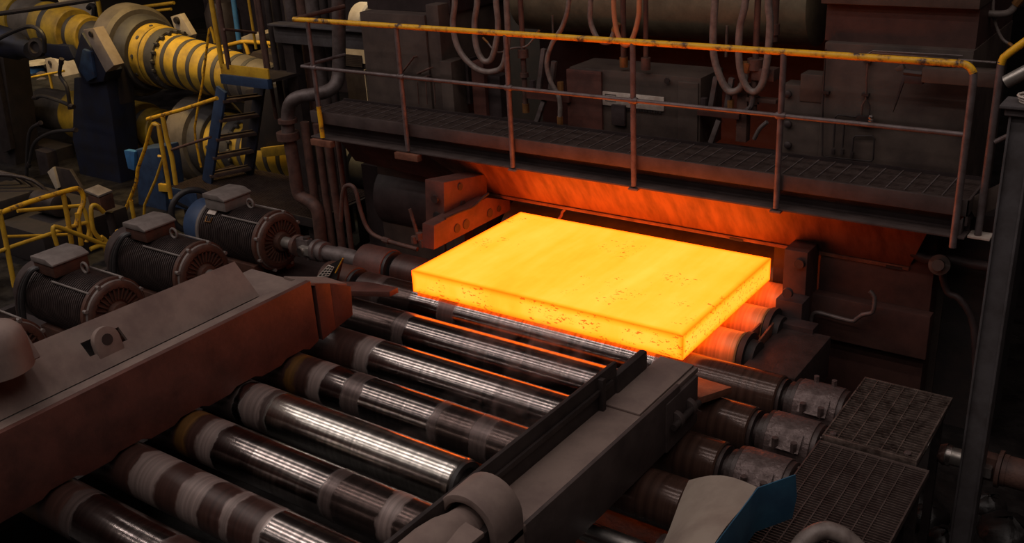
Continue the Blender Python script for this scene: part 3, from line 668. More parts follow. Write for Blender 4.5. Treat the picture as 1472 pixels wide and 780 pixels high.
MB().tube([at(490, 318, y=8.0), at(493, 276, y=8.0), at(501, 266, y=8.0), at(511, 273, y=8.0), at(518, 301, y=8.0), at(529, 329, y=8.0), at(549, 343, y=8.0), at(600, 358, y=8.0)], .026, 10, 5).build('hose_body', 'rusty_pipe', t)
c_ = at(551, 344, y=8.0); MB().cyl(c_, c_+V((.09, 0, -.01)), .038, n=8).build('coupling', 'rusty_pipe', t)
t = thing('chock_drum', 'dark round chock casing under the left walkway end', 'casing', (-8.1, 9, -.8))
MB().lathe((-8.6, 9.15, -.05), (1, 0, 0), [(0, .40), (.03, .44), (.9, .44), (.95, .40)], 36).build('drum', 'mill_dark', t)
bx(-9.0, -7.0, 9.0, 9.3, FLOOR, .3).build('support_plate', 'mill_dark', t)
# right side under the walkway
t = thing('guide_post', 'dark upright guide post at the right rear of the slab', 'post', (-2.95, 8.4, -.8))
a = at(1128, 352, y=8.3); b_ = at(1162, 352, y=8.3); c_ = at(1116, 430, y=8.12); d_ = at(1152, 430, y=8.12)
bx(a.x, b_.x, 8.3, 8.62, FLOOR, .47).build('upper_block', 'mill_red', t, .01)
bx(c_.x, d_.x+.02, 8.10, 8.3, FLOOR, at(1130, 432, y=8.1).z).build('lower_block', 'mill_dark', t, .012)
c_ = at(1150, 378, y=8.29); MB().lathe(c_, (0, -1, 0), [(0, .05), (.03, .045), (.03, .02)], 14).build('bolt', 'mill_dark', t)
c_ = at(1133, 420, y=8.09); MB().lathe(c_, (0, -1, 0), [(0, .05), (.03, .045), (.03, .02)], 14).build('bolt', 'mill_dark', t)
t = thing('scraper_bracket', 'scale-covered bracket with two orange-lit ribs beside the roller ends', 'bracket', (-2.8, 7.6, -.5))
bx(-2.91, -2.45, 7.12, 8.0, -.55, -.15).build('base_block', 'seal_dark', t, .015)
for (p0, p1) in (((1063, 500), (1106, 458)), ((1083, 506), (1117, 463))):
    a, b_ = at(*p0, z=-.12), at(*p1, z=-.12); MB().obox(a, b_, .02, .10).build('rib', 'apron_scale', t, .003)
for i in (8, 9):
    MB().lathe((-3.0, YS[i], -RR), (1, 0, 0), [(0, .205), (.05, .205), (.05, .15), (.12, .14)], 32).build('seal_ring', 'black_iron', t)
bx(-2.97, -2.6, 7.95, 8.1, -.55, -.1).build('end_block', 'mill_dark', t, .01)
t = thing('lower_housing', 'red-tinged lower mill housing below the right walkway end', 'mill housing', (-2.3, 8.9, FLOOR))
bx(-2.80, at(1338, 430, y=8.62).x, 8.62, 8.84, FLOOR, .88).build('body', 'mill_red', t, .01)
a, b_ = at(1160, 428, y=8.50), at(1336, 470, y=8.50)
bx(a.x, b_.x, 8.50, 8.62, at(1250, 500, y=8.5).z, at(1250, 438, y=8.5).z).build('ledge_block', 'mill_red', t, .012)
bx(-1.80, -1.2, 8.87, 9.3, FLOOR, .86).build('side_column', 'black_iron', t)
t = thing('bent_pipe', 'bent rusty pipe handle standing before the lower housing', 'pipe', at(1163, 505, y=8.4))
MB().tube([at(*p, y=8.4) for p in ((1161, 512), (1163, 480), (1167, 455), (1173, 449), (1185, 451), (1222, 461), (1230, 459), (1240, 452), (1252, 450), (1256, 444), (1257, 427), (1250, 418))], .02, 10, 2).build('pipe_body', 'grey_pipe', t)

# ================================================================== right foreground: gratings, sheet guard, post, shaft
def grate(x0, x1, y0, y1, z, label, pitch, m, rods):
    t = thing('floor_grating', label, 'grating', ((x0+x1)/2, (y0+y1)/2, z-.05), 'floor gratings')
    for n_, a in (('side', (x0, x0+.012, y0, y1)), ('side', (x1-.012, x1, y0, y1)), ('end', (x0+.012, x1-.012, y0, y0+.02)), ('end', (x0+.012, x1-.012, y1-.02, y1))):
        bx(a[0], a[1], a[2], a[3], z-.05, z+.004).build('%s_bar' % n_, m, t, .002)
    mb = MB(); n = int((y1-y0)/pitch)
    for k in range(1, n): mb.box(x0+.012, x1-.012, y0+k*pitch, y0+k*pitch+.007, z-.045, z)
    mb.build('bearing_bars', m, t, smooth=0, kind='stuff')
    n = int((x1-x0)/rods)
    for k in range(1, n): bx(x0+k*rods, x0+k*rods+.008, y0+.02, y1-.02, z-.012, z+.0025).build('cross_rod', m, t, smooth=0)
    for p in ((x0+.06, y0+.06), (x1-.08, y0+.07)):
        MB().lathe((p[0], p[1], z), (0, 0, 1), [(0, .026), (.008, .024), (.012, .012)], 12).build('clip_bolt', 'housing_scale', t)
    mb = MB()
    bx(x0+.03, x0+.09, y0+.03, y1-.03, z-.16, z-.051).build('bearer', 'dark_steel', t)
    bx(x1-.09, x1-.03, y0+.03, y1-.03, z-.16, z-.051).build('bearer', 'dark_steel', t)
    for p in ((x0+.06, y0+.1), (x1-.06, y0+.1), (x0+.06, y1-.1), (x1-.06, y1-.1)):
        bx(p[0]-.03, p[0]+.03, p[1]-.03, p[1]+.03, FLOOR, z-.16).build('leg', 'dark_steel', t)
    return t
grate(-1.89, -1.24, 6.13, 7.10, .03, 'wet dark floor grating panel beside the hindmost bearing housings', .034, 'grating_wet', .10)
grate(-1.90, -1.15, 4.3, 6.11, .0, 'brown floor grating panel nearest the camera with long cross rods', .027, 'grating', .085)
sg = thing('sheet_guard', 'bent sheet metal guard, tan outside and blue inside, over the bearings', 'guard', (-2.2, 4.8, -.3))
k0, k1 = at(1020, 790, z=.42), at(1088, 700, z=.42)
rows = []
for j in range(7):
    u_ = j/6; row = []
    lft = at(963, 720, z=-.02)*(1-u_)+at(950, 800, z=-.02)*u_ if False else None
    a0 = k1.lerp(k0, u_)                                # crest
    e0 = at(990, 690, z=.16).lerp(at(945, 800, z=.12), u_)
    for i in range(7):
        s_ = i/6; p = e0.lerp(a0, s_); p.z += .05*math.sin(s_*math.pi)+.012*math.sin(7*u_+3*s_)
        row.append(p)
    rows.append(row)
def sheet(rows, th):
    mb = MB(); n = len(rows); m_ = len(rows[0])
    top = [p for r in rows for p in r]; bot = [p+th for p in top]; N_ = n*m_
    fs = []
    for j in range(n-1):
        for i in range(m_-1):
            q = (j*m_+i, j*m_+i+1, (j+1)*m_+i+1, (j+1)*m_+i); fs.append(q); fs.append(tuple(v+N_ for v in reversed(q)))
    ring = [i for i in range(m_)]+[j*m_+m_-1 for j in range(1, n)]+[(n-1)*m_+i for i in range(m_-2, -1, -1)]+[j*m_ for j in range(n-2, 0, -1)]
    for a, b_ in zip(ring, ring[1:]+ring[:1]): fs.append((a, b_, b_+N_, a+N_))
    return mb.add(top+bot, fs)
sheet(rows, V((0, 0, -.008))).build('tan_sheet', 'sheet_tan', sg)
b1 = at(1142, 681, z=.42)
bl = []
for j in range(7):
    u_ = j/6; p = k0.lerp(k1, u_*2) if u_ <= .5 else k1.lerp(b1, u_*2-1)
    bl.append([p+V((.003, 0, 0)), p+V((.02, 0, -.15)), p+V((.0, .0, -.32))])
sheet(bl, V((.006, -.004, 0))).build('blue_sheet', 'sheet_blue', sg)
t = thing('cable_duct_hose', 'thick grey hose arching over the near grating at the bottom edge', 'hose', at(1190, 778, z=.0))
MB().tube([at(1140, 800, z=.05), at(1158, 775, z=.10), at(1185, 762, z=.14), at(1212, 770, z=.12), at(1235, 790, z=.05)], .055, 14, 5).build('hose_body', 'hose_grey', t)
t = thing('support_post', 'slim blue-grey steel post rising at the right edge', 'post', (-.95, 7.0, FLOOR))
PY = 6.9
xa = at(1400, 760, y=PY).x; xb = at(1455, 160, y=PY).x; zc = at(1455, 150, y=PY).z; xm = (xa+xb)/2
bx(xm-.075, xm-.06, PY-.08, PY+.08, FLOOR, zc).build('flange', 'column_grey', t, .003)
bx(xm+.06, xm+.075, PY-.08, PY+.08, FLOOR, zc).build('flange', 'column_grey', t, .003)
bx(xm-.06, xm+.06, PY-.06, PY-.045, FLOOR, zc).build('web', 'column_grey', t)
bx(xm-.13, xm+.16, PY-.13, PY+.13, zc, zc+.02).build('cap_plate', 'column_grey', t, .004)
bx(xm-.10, xm+.13, PY-.10, PY+.10, zc-.05, zc).build('cap_stiffener', 'column_grey', t, .004)
t = thing('cable_coil', 'small pale coil of wire on top of the right post', 'cable', (xm, PY, zc+.02))
for k in range(3):
    MB().tube(arc((xm+.04, PY, zc+.03+.018*k), .075+.008*k, 0, 350, 24, (1, 0, 0), (0, 1, 0)), .008, 6).build('turn', 'plate_sign', t)
t = thing('conduit_stub', 'bright galvanised pipe stub above the right post', 'pipe', at(1448, 118, y=7.2))
MB().cyl(at(1446, 118, y=7.2), at(1480, 100, y=7.2), .045, n=16).build('pipe_body', 'zinc_pipe', t)
t = thing('stair_rail', 'grey rail post with yellow sloping top at the right edge', 'railing', at(1410, 335, y=8.3))
SY = 8.3
p = at(1408, 338, y=SY); q = at(1437, 88, y=SY); xm2 = (p.x+q.x)/2
MB().tube([(xm2, SY, p.z), (xm2, SY, q.z-.02), (xm2, SY, q.z)], .029, 14).build('post', 'rail_grey', t)
e = at(1480, 55, y=SY)
MB().tube([(xm2, SY, q.z-.02), (xm2+.012, SY, q.z+.03), (xm2+.05, SY, q.z+.07), e], .03, 14).build('top_rail', 'rail_yellow', t)
MB().tube([at(1430, 204, y=SY), at(1485, 178, y=SY)], .02, 12).build('mid_rail', 'rail_grey', t)
MB().tube([at(1380, 86, y=8.7), at(1432, 90, y=8.7)], .01, 8).build('tie_wire', 'grey_pipe', t)
bx(xm2-.07, xm2+.1, SY-.05, SY+.1, p.z-.02, p.z).build('base_plate', 'plate_sign', t, .004)
MB().obox(at(1395, 300, y=8.35), at(1475, 262, y=8.35), .03, .16).build('stringer', 'mill_paint', t, .004)
t = thing('gusset_plate', 'upright bracket plate under the right walkway corner', 'bracket', (-1.5, 8.2, .6))
MB().prism([at(1372, 342, y=8.2), at(1377, 320, y=8.2), at(1385, 312, y=8.2), at(1379, 345, y=8.2)], (0, .12, 0)).build('plate', 'rail_grey', t, .003)
cs = thing('cardan_shaft', 'dark cardan shaft crossing behind the post at the lower right', 'drive shaft', (-1, 7.2, -.6))
SZ = -.42
a = at(1342, 648, z=SZ); yy = a.y
def csx(px): return xat(px, yy, SZ)
MB().lathe((csx(1342), yy, SZ), (1, 0, 0), [(0, .04), (csx(1358)-csx(1342), .085), (csx(1360)-csx(1342), .085)], 20).build('end_cone', 'rusty_pipe', cs)
MB().lathe((csx(1360), yy, SZ), (1, 0, 0), [(0, .07), (csx(1395)-csx(1360), .07)], 20).build('tube', 'zinc_pipe', cs)
MB().lathe((csx(1362), yy, SZ), (1, 0, 0), [(0, .082), (.03, .082)], 20).build('ring', 'bright_steel', cs)
for a_, b_, r_ in ((1398, 1410, .11), (1434, 1440, .14), (1441, 1448, .12)):
    MB().lathe((csx(a_), yy, SZ), (1, 0, 0), [(0, r_), (csx(b_)-csx(a_), r_)], 24).build('flange', 'rusty_pipe', cs)
bx(csx(1410), csx(1434), yy-.05, yy+.05, SZ-.10, SZ+.10).build('yoke', 'rusty_pipe', cs, .02)
bx(csx(1412), csx(1430), yy-.11, yy+.11, SZ-.045, SZ+.045).build('yoke', 'bright_steel', cs, .02)
MB().lathe((csx(1448), yy, SZ), (1, 0, 0), [(0, .115), (1.4, .115)], 24).build('tube', 'rusty_pipe', cs)
for k, (px_, py_, r_) in enumerate(((1312, 715, .17), (1335, 735, .13), (1295, 745, .12), (1450, 760, .18), (1360, 770, .12), (1420, 720, .12))):
    c_ = at(px_, py_, z=FLOOR+.05)
    mb = MB(); prof = [(0, r_*1.3), (r_*.4, r_*1.15), (r_*.75, r_*.7), (r_*.9, .001)]
    mb.lathe(V((c_.x, c_.y, FLOOR)), (.01, .01, 1), prof, 18)
    for v in mb.v:
        if v.z > FLOOR+.01: v += V((random.uniform(-.015, .015), random.uniform(-.015, .015), random.uniform(-.012, .012)))
    o = mb.build('scale_heap', 'floor_dirt', None, smooth=60)
    tag(o, ['low wet heap of mill scale right of the near grating', 'small scale heap at the foot of the post', 'small scale heap beside the grating edge', 'scale heap in the lower right corner', 'scale heap left of the post foot', 'scale heap below the cardan shaft'][k], 'scale heap', 'heaps of mill scale')

# ================================================================== roller drive motors
MZ = -.19
MLAB = {8: 'ribbed motor with a blue fan band, driving the long shaft by the mill', 6: 'ribbed rusty motor in the middle of the three', 4: 'ribbed rusty motor nearest the camera on the left', 2: 'motor mostly hidden behind the cover plate at the left edge'}
bs = thing('motor_plinth', 'low dark plinth under the row of motors', 'plinth', (-9.6, 6, FLOOR))
bx(-10.9, -8.35, 2.9, 8.15, FLOOR, -.66).build('block', 'mill_dark', bs, .01)
bx(-11.0, -10.9, 2.9, 8.15, FLOOR, -.55).build('kerb', 'dark_steel', bs, .01)
def motor(i):
    y = YS[i]; t = thing('drive_motor', MLAB[i], 'motor', (-9.55, y, -.66), 'drive motors of the roller table')
    blue = i == 8
    prof = [(0, .30), (.02, .335)]
    n = 30; x = .02
    MB().lathe((-10.32, y, MZ), (1, 0, 0), [(0, .24), (.01, .30), (.05, .33), (.30, .335), (.31, .32)], 40).build('fan_cowl', 'blue_paint' if blue else 'motor_fin', t)
    MB().lathe((-10.03, y, MZ), (1, 0, 0), [(0, .33), (.01, .345), (.05, .345), (.06, .33)], 40).build('clamp_band', 'box_grey' if blue else 'motor_fin', t)
    pr = []
    for k in range(n):
        a = .0+k*.033; pr += [(a, .305), (a+.004, .345), (a+.013, .345), (a+.017, .305)]
    pr = [(0, .2)]+pr+[(n*.033, .305)]
    MB().lathe((-9.96, y, MZ), (1, 0, 0), pr, 44).build('ribbed_body', 'motor_fin', t)
    x1 = -9.96+n*.033
    es = MB().lathe((x1, y, MZ), (1, 0, 0), [(0, .33), (0, .365), (.05, .365), (.06, .34), (.09, .33), (.11, .30), (.11, .26), (.08, .24), (.09, .12), (.16, .11), (.17, .0701)], 44).build('end_shield', 'motor_rust', t)
    rb = MB()
    for k in range(28):
        g = 2*math.pi*k/28; d_ = V((0, math.cos(g), math.sin(g))); c_ = V((x1+.085, y, MZ)); rb.obox(c_+d_*.14, c_+d_*.27, .012, .05, (1, 0, 0))
    rb.build('shield_ribs', 'motor_rust', es, smooth=0)
    MB().lathe((x1+.055, y, MZ), (1, 0, 0), [(0, .335), (.012, .345), (.03, .335), (.03, .30)], 44, False).build('shield_ring', 'box_grey', es)
    for k in range(8):
        g = R(22.5+45*k); c_ = V((x1+.04, y+.352*math.cos(g), MZ+.352*math.sin(g)))
        MB().cyl(c_, c_+V((.05, 0, 0)), .022, n=6).build('bolt', 'box_grey', es)
    MB().lathe((x1+.16, y, MZ), (1, 0, 0), [(0, .07), (.16, .07)], 20).build('shaft', 'zinc_pipe', t)
    for s in (-1, 1):
        MB().obox((-9.9, y+s*.24, MZ-.36), (-9.05, y+s*.24, MZ-.36), .14, .22).build('foot', 'motor_rust', t, .01)
    # tie rods on the body
    for g in (60, 128):
        c_ = V((0, y+.36*math.cos(R(g)), MZ+.36*math.sin(R(g)))); MB().cyl((-9.6, c_.y, c_.z), (x1+.03, c_.y, c_.z), .012, n=6).build('tie_rod', 'box_grey', t)
    # terminal box with gabled lid
    xc, w_, d_ = -9.70, .37, .40
    b0 = bx(xc-w_/2, xc+w_/2, y-d_/2-.02, y+d_/2-.02, .14, .27).build('terminal_box', 'motor_rust' if not blue else 'box_grey', t, .012)
    MB().prism([(xc-w_/2-.015, y-d_/2-.035, .272), (xc+w_/2+.015, y-d_/2-.035, .272), (xc+w_/2+.015, y-d_/2-.035, .295), (xc+.08, y-d_/2-.035, .34), (xc-w_/2-.015, y-d_/2-.035, .33)], (0, d_+.03, 0)).build('box_lid', 'box_grey', b0, .012)
    MB().tube(arc((xc+.36, y+.02, MZ+.40), .055, 0, 360, 16, (1, 0, 0), (0, 0, 1))[:-1], .014, 8, closed=True).build('lifting_eye', 'box_grey', t)
    if not blue:
        for k in range(3):
            MB().tube([(xc-.17+.03*k, y-d_/2-.0, .20), (xc-.22+.03*k, y-d_/2-.08, .17), (xc-.34+.04*k, y-.36, -.02), (xc-.40+.05*k, y-.40, -.25), (xc-.42+.05*k, y-.42, -.60)], .024, 8, 4).build('cable', 'rubber' if k else 'motor_fin', t)
    else:
        hw = MB().tube(arc((-10.40, y-.05, MZ+.16), .27, 0, 360, 28, (.35, .94, 0), (0, 0, 1))[:-1], .04, 10, closed=True).build('hand_wheel', 'rubber', t)
        for g in (20, 140, 260):
            e_ = arc((-10.40, y-.05, MZ+.16), .25, g, g, 1, (.35, .94, 0), (0, 0, 1))[0]
            MB().cyl((-10.40, y-.05, MZ+.16), e_, .022, n=8).build('spoke', 'rubber', hw)
        c_ = V((-9.86, y-.20, MZ+.30)); MB().obox(c_, c_+V((.14, 0, 0)), .10, .012, (0, -.6, .8)).build('rating_plate', 'plate_sign', t, .002)
        MB().tube([c_+V((.0, -.05, -.06)), c_+V((.02, -.1, -.11)), c_+V((.12, -.10, -.10)), c_+V((.14, -.08, -.05))], .008, 6).build('wire_loop', 'brass', t)
for i in (8, 6, 4, 2): motor(i)
# long cardan shaft from the motor by the mill
y = YS[8]
cs = thing('cardan_shaft', 'cardan shaft with a cross joint from the blue-banded motor to the roller', 'drive shaft', (-8, y, MZ-.12))
def lat(x, prof, nm, m, n=24): return MB().lathe((x, y, MZ), (1, 0, 0), prof, n).build(nm, m, cs)
lat(-8.66, [(0, .085), (.06, .085), (.06, .13), (.11, .13)], 'flange', 'rusty_pipe')
bx(-8.56, -8.36, y-.05, y+.05, MZ-.115, MZ+.115).build('yoke', 'grey_pipe', cs, .02)
bx(-8.46, -8.26, y-.115, y+.115, MZ-.05, MZ+.05).build('yoke', 'zinc_pipe', cs, .02)
MB().cyl((-8.41, y-.14, MZ), (-8.41, y+.14, MZ), .045, n=14).build('cross_pin', 'bright_steel', cs)
MB().cyl((-8.41, y, MZ-.14), (-8.41, y, MZ+.14), .045, n=14).build('cross_pin', 'bright_steel', cs)
lat(-8.28, [(0, .13), (.05, .13), (.06, .105), (.10, .105), (.11, .12), (.16, .12), (.17, .095)], 'flange', 'grey_pipe')
lat(-8.11, [(0, .09), (.17, .09), (.18, .105), (.42, .105), (.43, .098), (.58, .098)], 'tube', 'grey_pipe')
mg = thing('mesh_guard', 'small black guard with a yellow-edged open mesh behind the guide nose', 'guard', at(470, 402, z=-.1))
a0, a1, a2, a3 = at(452, 402, y=6.55), at(470, 382, y=6.55), at(492, 372, y=6.62), at(474, 398, y=6.62)
MB().prism([at(440, 412, y=6.6), at(474, 380, y=6.6), at(492, 371, y=6.6), at(484, 402, y=6.6)], (0, .03, 0)).build('plate', 'black_iron', mg)
for k in range(5):
    u_ = k/4; MB().cyl(at(456, 398, y=6.58).lerp(at(472, 381, y=6.58), u_), at(473, 396, y=6.58).lerp(at(480, 384, y=6.58), u_), .005, n=6).build('mesh_wire', 'plate_sign', mg)
for k in range(4):
    u_ = k/3; MB().cyl(at(456, 398, y=6.58).lerp(at(473, 396, y=6.58), u_), at(472, 381, y=6.58).lerp(at(480, 384, y=6.58), u_), .005, n=6).build('mesh_wire', 'plate_sign', mg)
MB().cyl(at(482, 392, y=6.58), at(493, 371, y=6.58), .007, n=6).build('edge_strip', 'yellow_paint', mg)

# ================================================================== pipes at the left walkway end
t = thing('steam_pipe', 'thick rusty pipe with bends and a flange at the left walkway end', 'pipe', at(465, 345, y=8.55))
PYY = 8.62
MB().tube([at(*p, y=9.1) for p in ((486, -40), (487, 40), (487, 100))]+[at(482, 122, y=9.0), at(465, 133, y=8.85), at(435, 138, y=8.7), at(420, 145, y=PYY), at(414, 160, y=PYY), at(414, 190, y=PYY)], .085, 16, 4).build('upper_run', 'grey_pipe', t)
for p, h_ in (((414, 176), .05), ((415, 200), .10)):
    c_ = at(*p, y=PYY); MB().cyl(c_, c_+V((0, 0, h_)), .125 if h_ < .08 else .15, n=20).build('flange', 'rusty_pipe', t)
MB().tube([at(*p, y=PYY) for p in ((416, 200), (423, 240), (427, 270), (432, 282), (446, 290), (456, 302), (460, 330), (462, 350))], .085, 16, 4).build('lower_run', 'rusty_pipe', t)
for k, (x0_, x1_, r_) in enumerate(((447, 456, .06), (464, 472, .05), (478, 486, .055), (492, 498, .035))):
    c0_, c1_ = at(x0_, 205, y=8.72), at(x1_, 345, y=8.72); mx = (c0_.x+c1_.x)/2
    o = MB().cyl((mx, 8.72, c1_.z-.4), (mx, 8.72, .86), r_, n=14).build('downpipe', 'rusty_pipe', None)
    tag(o, ['rusty downpipe just right of the bent pipe', 'slim rusty downpipe between two thicker ones', 'rusty downpipe third from the bent pipe', 'thinnest downpipe nearest the dark chock casing'][k], 'pipe', 'downpipes under the left walkway end')
t = thing('steel_girder', 'dark purple-grey beam behind the left end of the handrail', 'beam', at(460, 60, y=9.6))
a, b_ = at(392, 38, y=9.7), at(530, 62, y=9.7)
bx(a.x, b_.x, 9.7, 9.85, 1.62, 1.87).build('web', 'column_grey', t, .006)
bx(a.x, b_.x, 9.6, 9.85, 1.87, 1.895).build('flange', 'column_grey', t, .004)
bx(a.x+.1, a.x+.3, 9.75, 9.9, FLOOR, 1.62).build('leg', 'dark_steel', t)
for k, (p_, r_, yb, m_) in enumerate(((404, .07, 160, 'dark_steel'), (424, .09, 150, 'grey_pipe'), (441, .08, 150, 'rusty_pipe'), (456, .10, 150, 'grey_pipe'), (472, .06, 150, 'dark_steel'))):
    c_ = at(p_, 60, y=10.1); o = MB().cyl((c_.x, 10.1, FLOOR), (c_.x, 10.1, 4.2), r_, n=14).build('standpipe', m_, None)
    tag(o, ['dark standpipe at the left end of the purple-grey beam', 'grey standpipe second from the left behind the beam', 'rusty standpipe behind the middle of the beam', 'thick grey standpipe behind the railing corner', 'dark standpipe next to the bent steam pipe'][k], 'pipe', 'standpipes behind the beam')
t = thing('lit_cabinet', 'pale lamplit cabinet with louvre seen between pipes and housing', 'cabinet', at(510, 170, y=12.5))
a, b_ = at(490, 50, y=12.5), at(532, 175, y=12.5)
bx(a.x, b_.x+.3, 12.5, 13.1, b_.z, a.z).build('body', 'dark_steel', t, .01)
panel((493, 58), (528, 92), 12.48, .02).build('louvre_panel', 'pale_panel', t)
panel((523, 100), (529, 146), 12.46, .04).build('edge_strip', 'pale_panel', t)  # pale strip put in for a bright slot farther back
zz0 = at(510, 78, y=12.5).z; zz1 = at(510, 95, y=12.5).z
for k in range(7):
    z_ = zz1+(zz0-zz1)*k/7; bx(a.x, b_.x+.0, 12.46, 12.48, z_, z_+.025).build('louvre_slat', 'dark_steel', t, smooth=0)
MB().lathe(at(520, 32, y=12.3), (1, 0, 0), [(0, .33), (.25, .33), (.28, .3)], 28).build('round_cover', 'pale_panel', t)

# ================================================================== left deck, stairs and railings
dk = thing('side_deck', 'dark grated deck with a blue edge behind the motors', 'deck', (-11.2, 9.3, FLOOR))
DX0, DX1, DY0, DY1, DZ = -12.9, -9.75, 8.75, 10.0, -.5
bx(DX0, DX1, DY0, DY1, DZ-.05, DZ-.02).build('deck_plate', 'dark_steel', dk)
mb = MB()
for k in range(int((DX1-DX0)/.04)): mb.box(DX0+k*.04, DX0+k*.04+.01, DY0+.02, DY1, DZ-.02, DZ)
mb.build('bearing_bars', 'grating', dk, smooth=0, kind='stuff')
bx(DX0, -12.2, DY0-.03, DY0, DZ-.30, DZ+.01).build('edge_plate', 'blue_paint', dk, .005)
bx(-12.19, DX1, DY0-.03, DY0, DZ-.12, DZ+.01).build('edge_plate', 'dark_steel', dk, .005)

for xx in (-12.7, -11.3, -9.95): bx(xx-.06, xx+.06, DY0+.1, DY0+.2, FLOOR, DZ-.05).build('leg', 'dark_steel', dk)
for xx in (-12.7, -11.3, -9.95): bx(xx-.06, xx+.06, DY1-.2, DY1-.1, FLOOR, DZ-.05).build('leg', 'dark_steel', dk)
st = thing('steel_stairs', 'steep steel stairs with blue stringers in front of the striped spindle', 'stairs', at(300, 265, z=DZ))
s0, s1 = at(298, 262, z=DZ), at(319, 128, y=at(298, 262, z=DZ).y+.05)
e0 = at(357, 250, z=DZ); e1 = at(374, 122, y=e0.y+.05)
MB().obox(s0, s1, .045, .20, (1, 0, .1)).build('stringer', 'blue_paint', st, .004)
MB().obox(e0, e1, .045, .20, (1, 0, .1)).build('stringer', 'dark_blue', st, .004)
for k in range(5):
    u_ = .08+k*.20; a, b_ = s0.lerp(s1, u_), e0.lerp(e1, u_)
    MB().obox(a, b_, .24, .045).build('tread', 'grating', st, .004)
    MB().obox(a+V((.0, -.0, .03)), b_+V((0, 0, .03)), .03, .03).build('tread_nosing', 'dark_steel', st)
a, b_ = at(318, 106, y=s1.y), at(381, 124, y=s1.y+.1)
ld = bx(a.x, a.x+1.0, s1.y-.03, s1.y+.05, b_.z, a.z).build('landing_beam', 'blue_paint', st, .006)
bx(a.x, a.x+1.0, s1.y+.05, e1.y, a.z-.06, a.z-.02).build('landing_deck', 'dark_steel', st)
bx(a.x, a.x+1.0, s1.y+.0, s1.y+.03, a.z, a.z+.14).build('kick_plate', 'yellow_paint', st, .004)
for k, (p0, p1, r_, m_) in enumerate((((299, -30), (319, 96), .035, 'yellow_paint'), ((311, -30), (327, 98), .035, 'rusty_pipe'), ((366, -30), (382, 108), .035, 'rusty_pipe'), ((372, -30), (392, 170), .03, 'rusty_pipe'), ((385, -30), (404, 175), .045, 'dark_steel'), ((357, -30), (364, 70), .02, 'yellow_paint'))):
    yy = s1.y+.02 if k < 2 else e1.y; q0, q1 = at(*p0, y=yy), at(*p1, y=yy); MB().cyl(((q0.x+q1.x)/2, yy, q1.z), ((q0.x+q1.x)/2, yy, q0.z), r_, n=10).build('rail_post', m_, st)
MB().tube([at(322, 42, y=s1.y), at(368, 47, y=e1.y)], .02, 8).build('rail_bar', 'rusty_pipe', st)
o = thing('rusty_pole', 'slim rust-and-yellow pole standing left of the stairs', 'pole', at(288, 235, y=8.9))
MB().tube([at(*p, y=8.9) for p in ((309, 62), (303, 39), (299, 55), (291, 120), (280, 183), (284, 215), (289, 240))], .018, 8, 2).build('pole_body', 'rail_yellow', o)

def yrail(name, label, paths, plane, posn):
    t = thing(name, label, 'railing', posn)
    for nm, pts, r_, m_, sm in paths: MB().tube([at(*p, **plane) for p in pts], r_, 10, sm).build(nm, m_, t)
    return t
yrail('guard_rail', 'yellow tubular guard rail at the left edge behind the motors', [
    ('top_rail', [(-20, 314), (40, 291), (104, 272), (113, 272), (119, 279), (120, 290), (115, 303), (109, 325)], .033, 'rail_yellow', 3),
    ('post', [(-1, 302), (8, 345), (21, 412)], .033, 'yellow_paint', 0),
    ('post', [(91, 279), (98, 318), (103, 350)], .033, 'yellow_paint', 0),
    ('post', [(111, 306), (117, 352)], .033, 'yellow_paint', 0),
    ('mid_rail', [(-20, 369), (15, 355), (60, 340), (118, 321), (126, 323), (128, 333), (124, 348)], .026, 'yellow_paint', 3)], dict(x=-12.2), at(21, 412, x=-12.2))
yrail('guard_rail', 'thin yellow rails behind the left guard rail', [
    ('top_rail', [(25, 303), (110, 296), (118, 297), (124, 310), (132, 345)], .028, 'yellow_paint', 2),
    ('mid_rail', [(10, 340), (98, 337)], .022, 'yellow_paint', 0)], dict(x=-13.0), at(120, 345, x=-13.0))
yrail('ladder_hoop', 'bent yellow ladder hoops between the two left motors', [
    ('hoop', [(82, 352), (76, 330), (82, 326), (110, 336), (145, 349), (158, 350), (161, 340)], .03, 'yellow_paint', 3),
    ('hoop', [(146, 345), (134, 330), (131, 300), (135, 295), (141, 297), (149, 305)], .03, 'yellow_paint', 3),
    ('hoop', [(130, 358), (142, 353), (150, 354), (153, 362), (155, 376)], .03, 'yellow_paint', 2),
    ('hoop', [(145, 340), (156, 350), (161, 372)], .03, 'yellow_paint', 2),
    ('hoop', [(161, 348), (165, 372)], .03, 'yellow_paint', 0),
    ('hoop', [(168, 331), (177, 343)], .03, 'yellow_paint', 0)], dict(x=-12.0), at(150, 376, x=-12.0))
yrail('stair_handrail', 'yellow bent handrail posts standing before the lower spindle', [
    ('post', [(222, 178), (228, 180), (231, 200), (246, 285)], .035, 'yellow_paint', 0),
    ('post', [(234, 168), (239, 195), (247, 225), (253, 265)], .035, 'yellow_paint', 0),
    ('top_rail', [(212, 171), (260, 158), (312, 141)], .028, 'rail_yellow', 0),
    ('mid_rail', [(247, 215), (275, 206), (303, 197)], .02, 'rusty_pipe', 0),
    ('bent_rail', [(229, 182), (223, 177), (217, 183), (208, 215), (198, 243), (196, 262), (183, 295), (173, 320)], .028, 'rail_yellow', 2),
    ('post', [(188, 288), (194, 322)], .033, 'yellow_paint', 0),
    ('brace', [(228, 224), (235, 225), (224, 258), (208, 294), (207, 308)], .02, 'yellow_paint', 0)], dict(y=8.6), at(195, 322, y=8.6))
jb = thing('junction_box', 'brown sloped junction box on a post behind the ladder hoops', 'junction box', at(150, 330, x=-12.6))
xx = -12.8
P = [at(*p, x=xx) for p in ((133, 276), (150, 264), (162, 276), (165, 300), (147, 305))]
a, b_, = at(131, 274, x=xx), at(150, 300, x=xx)
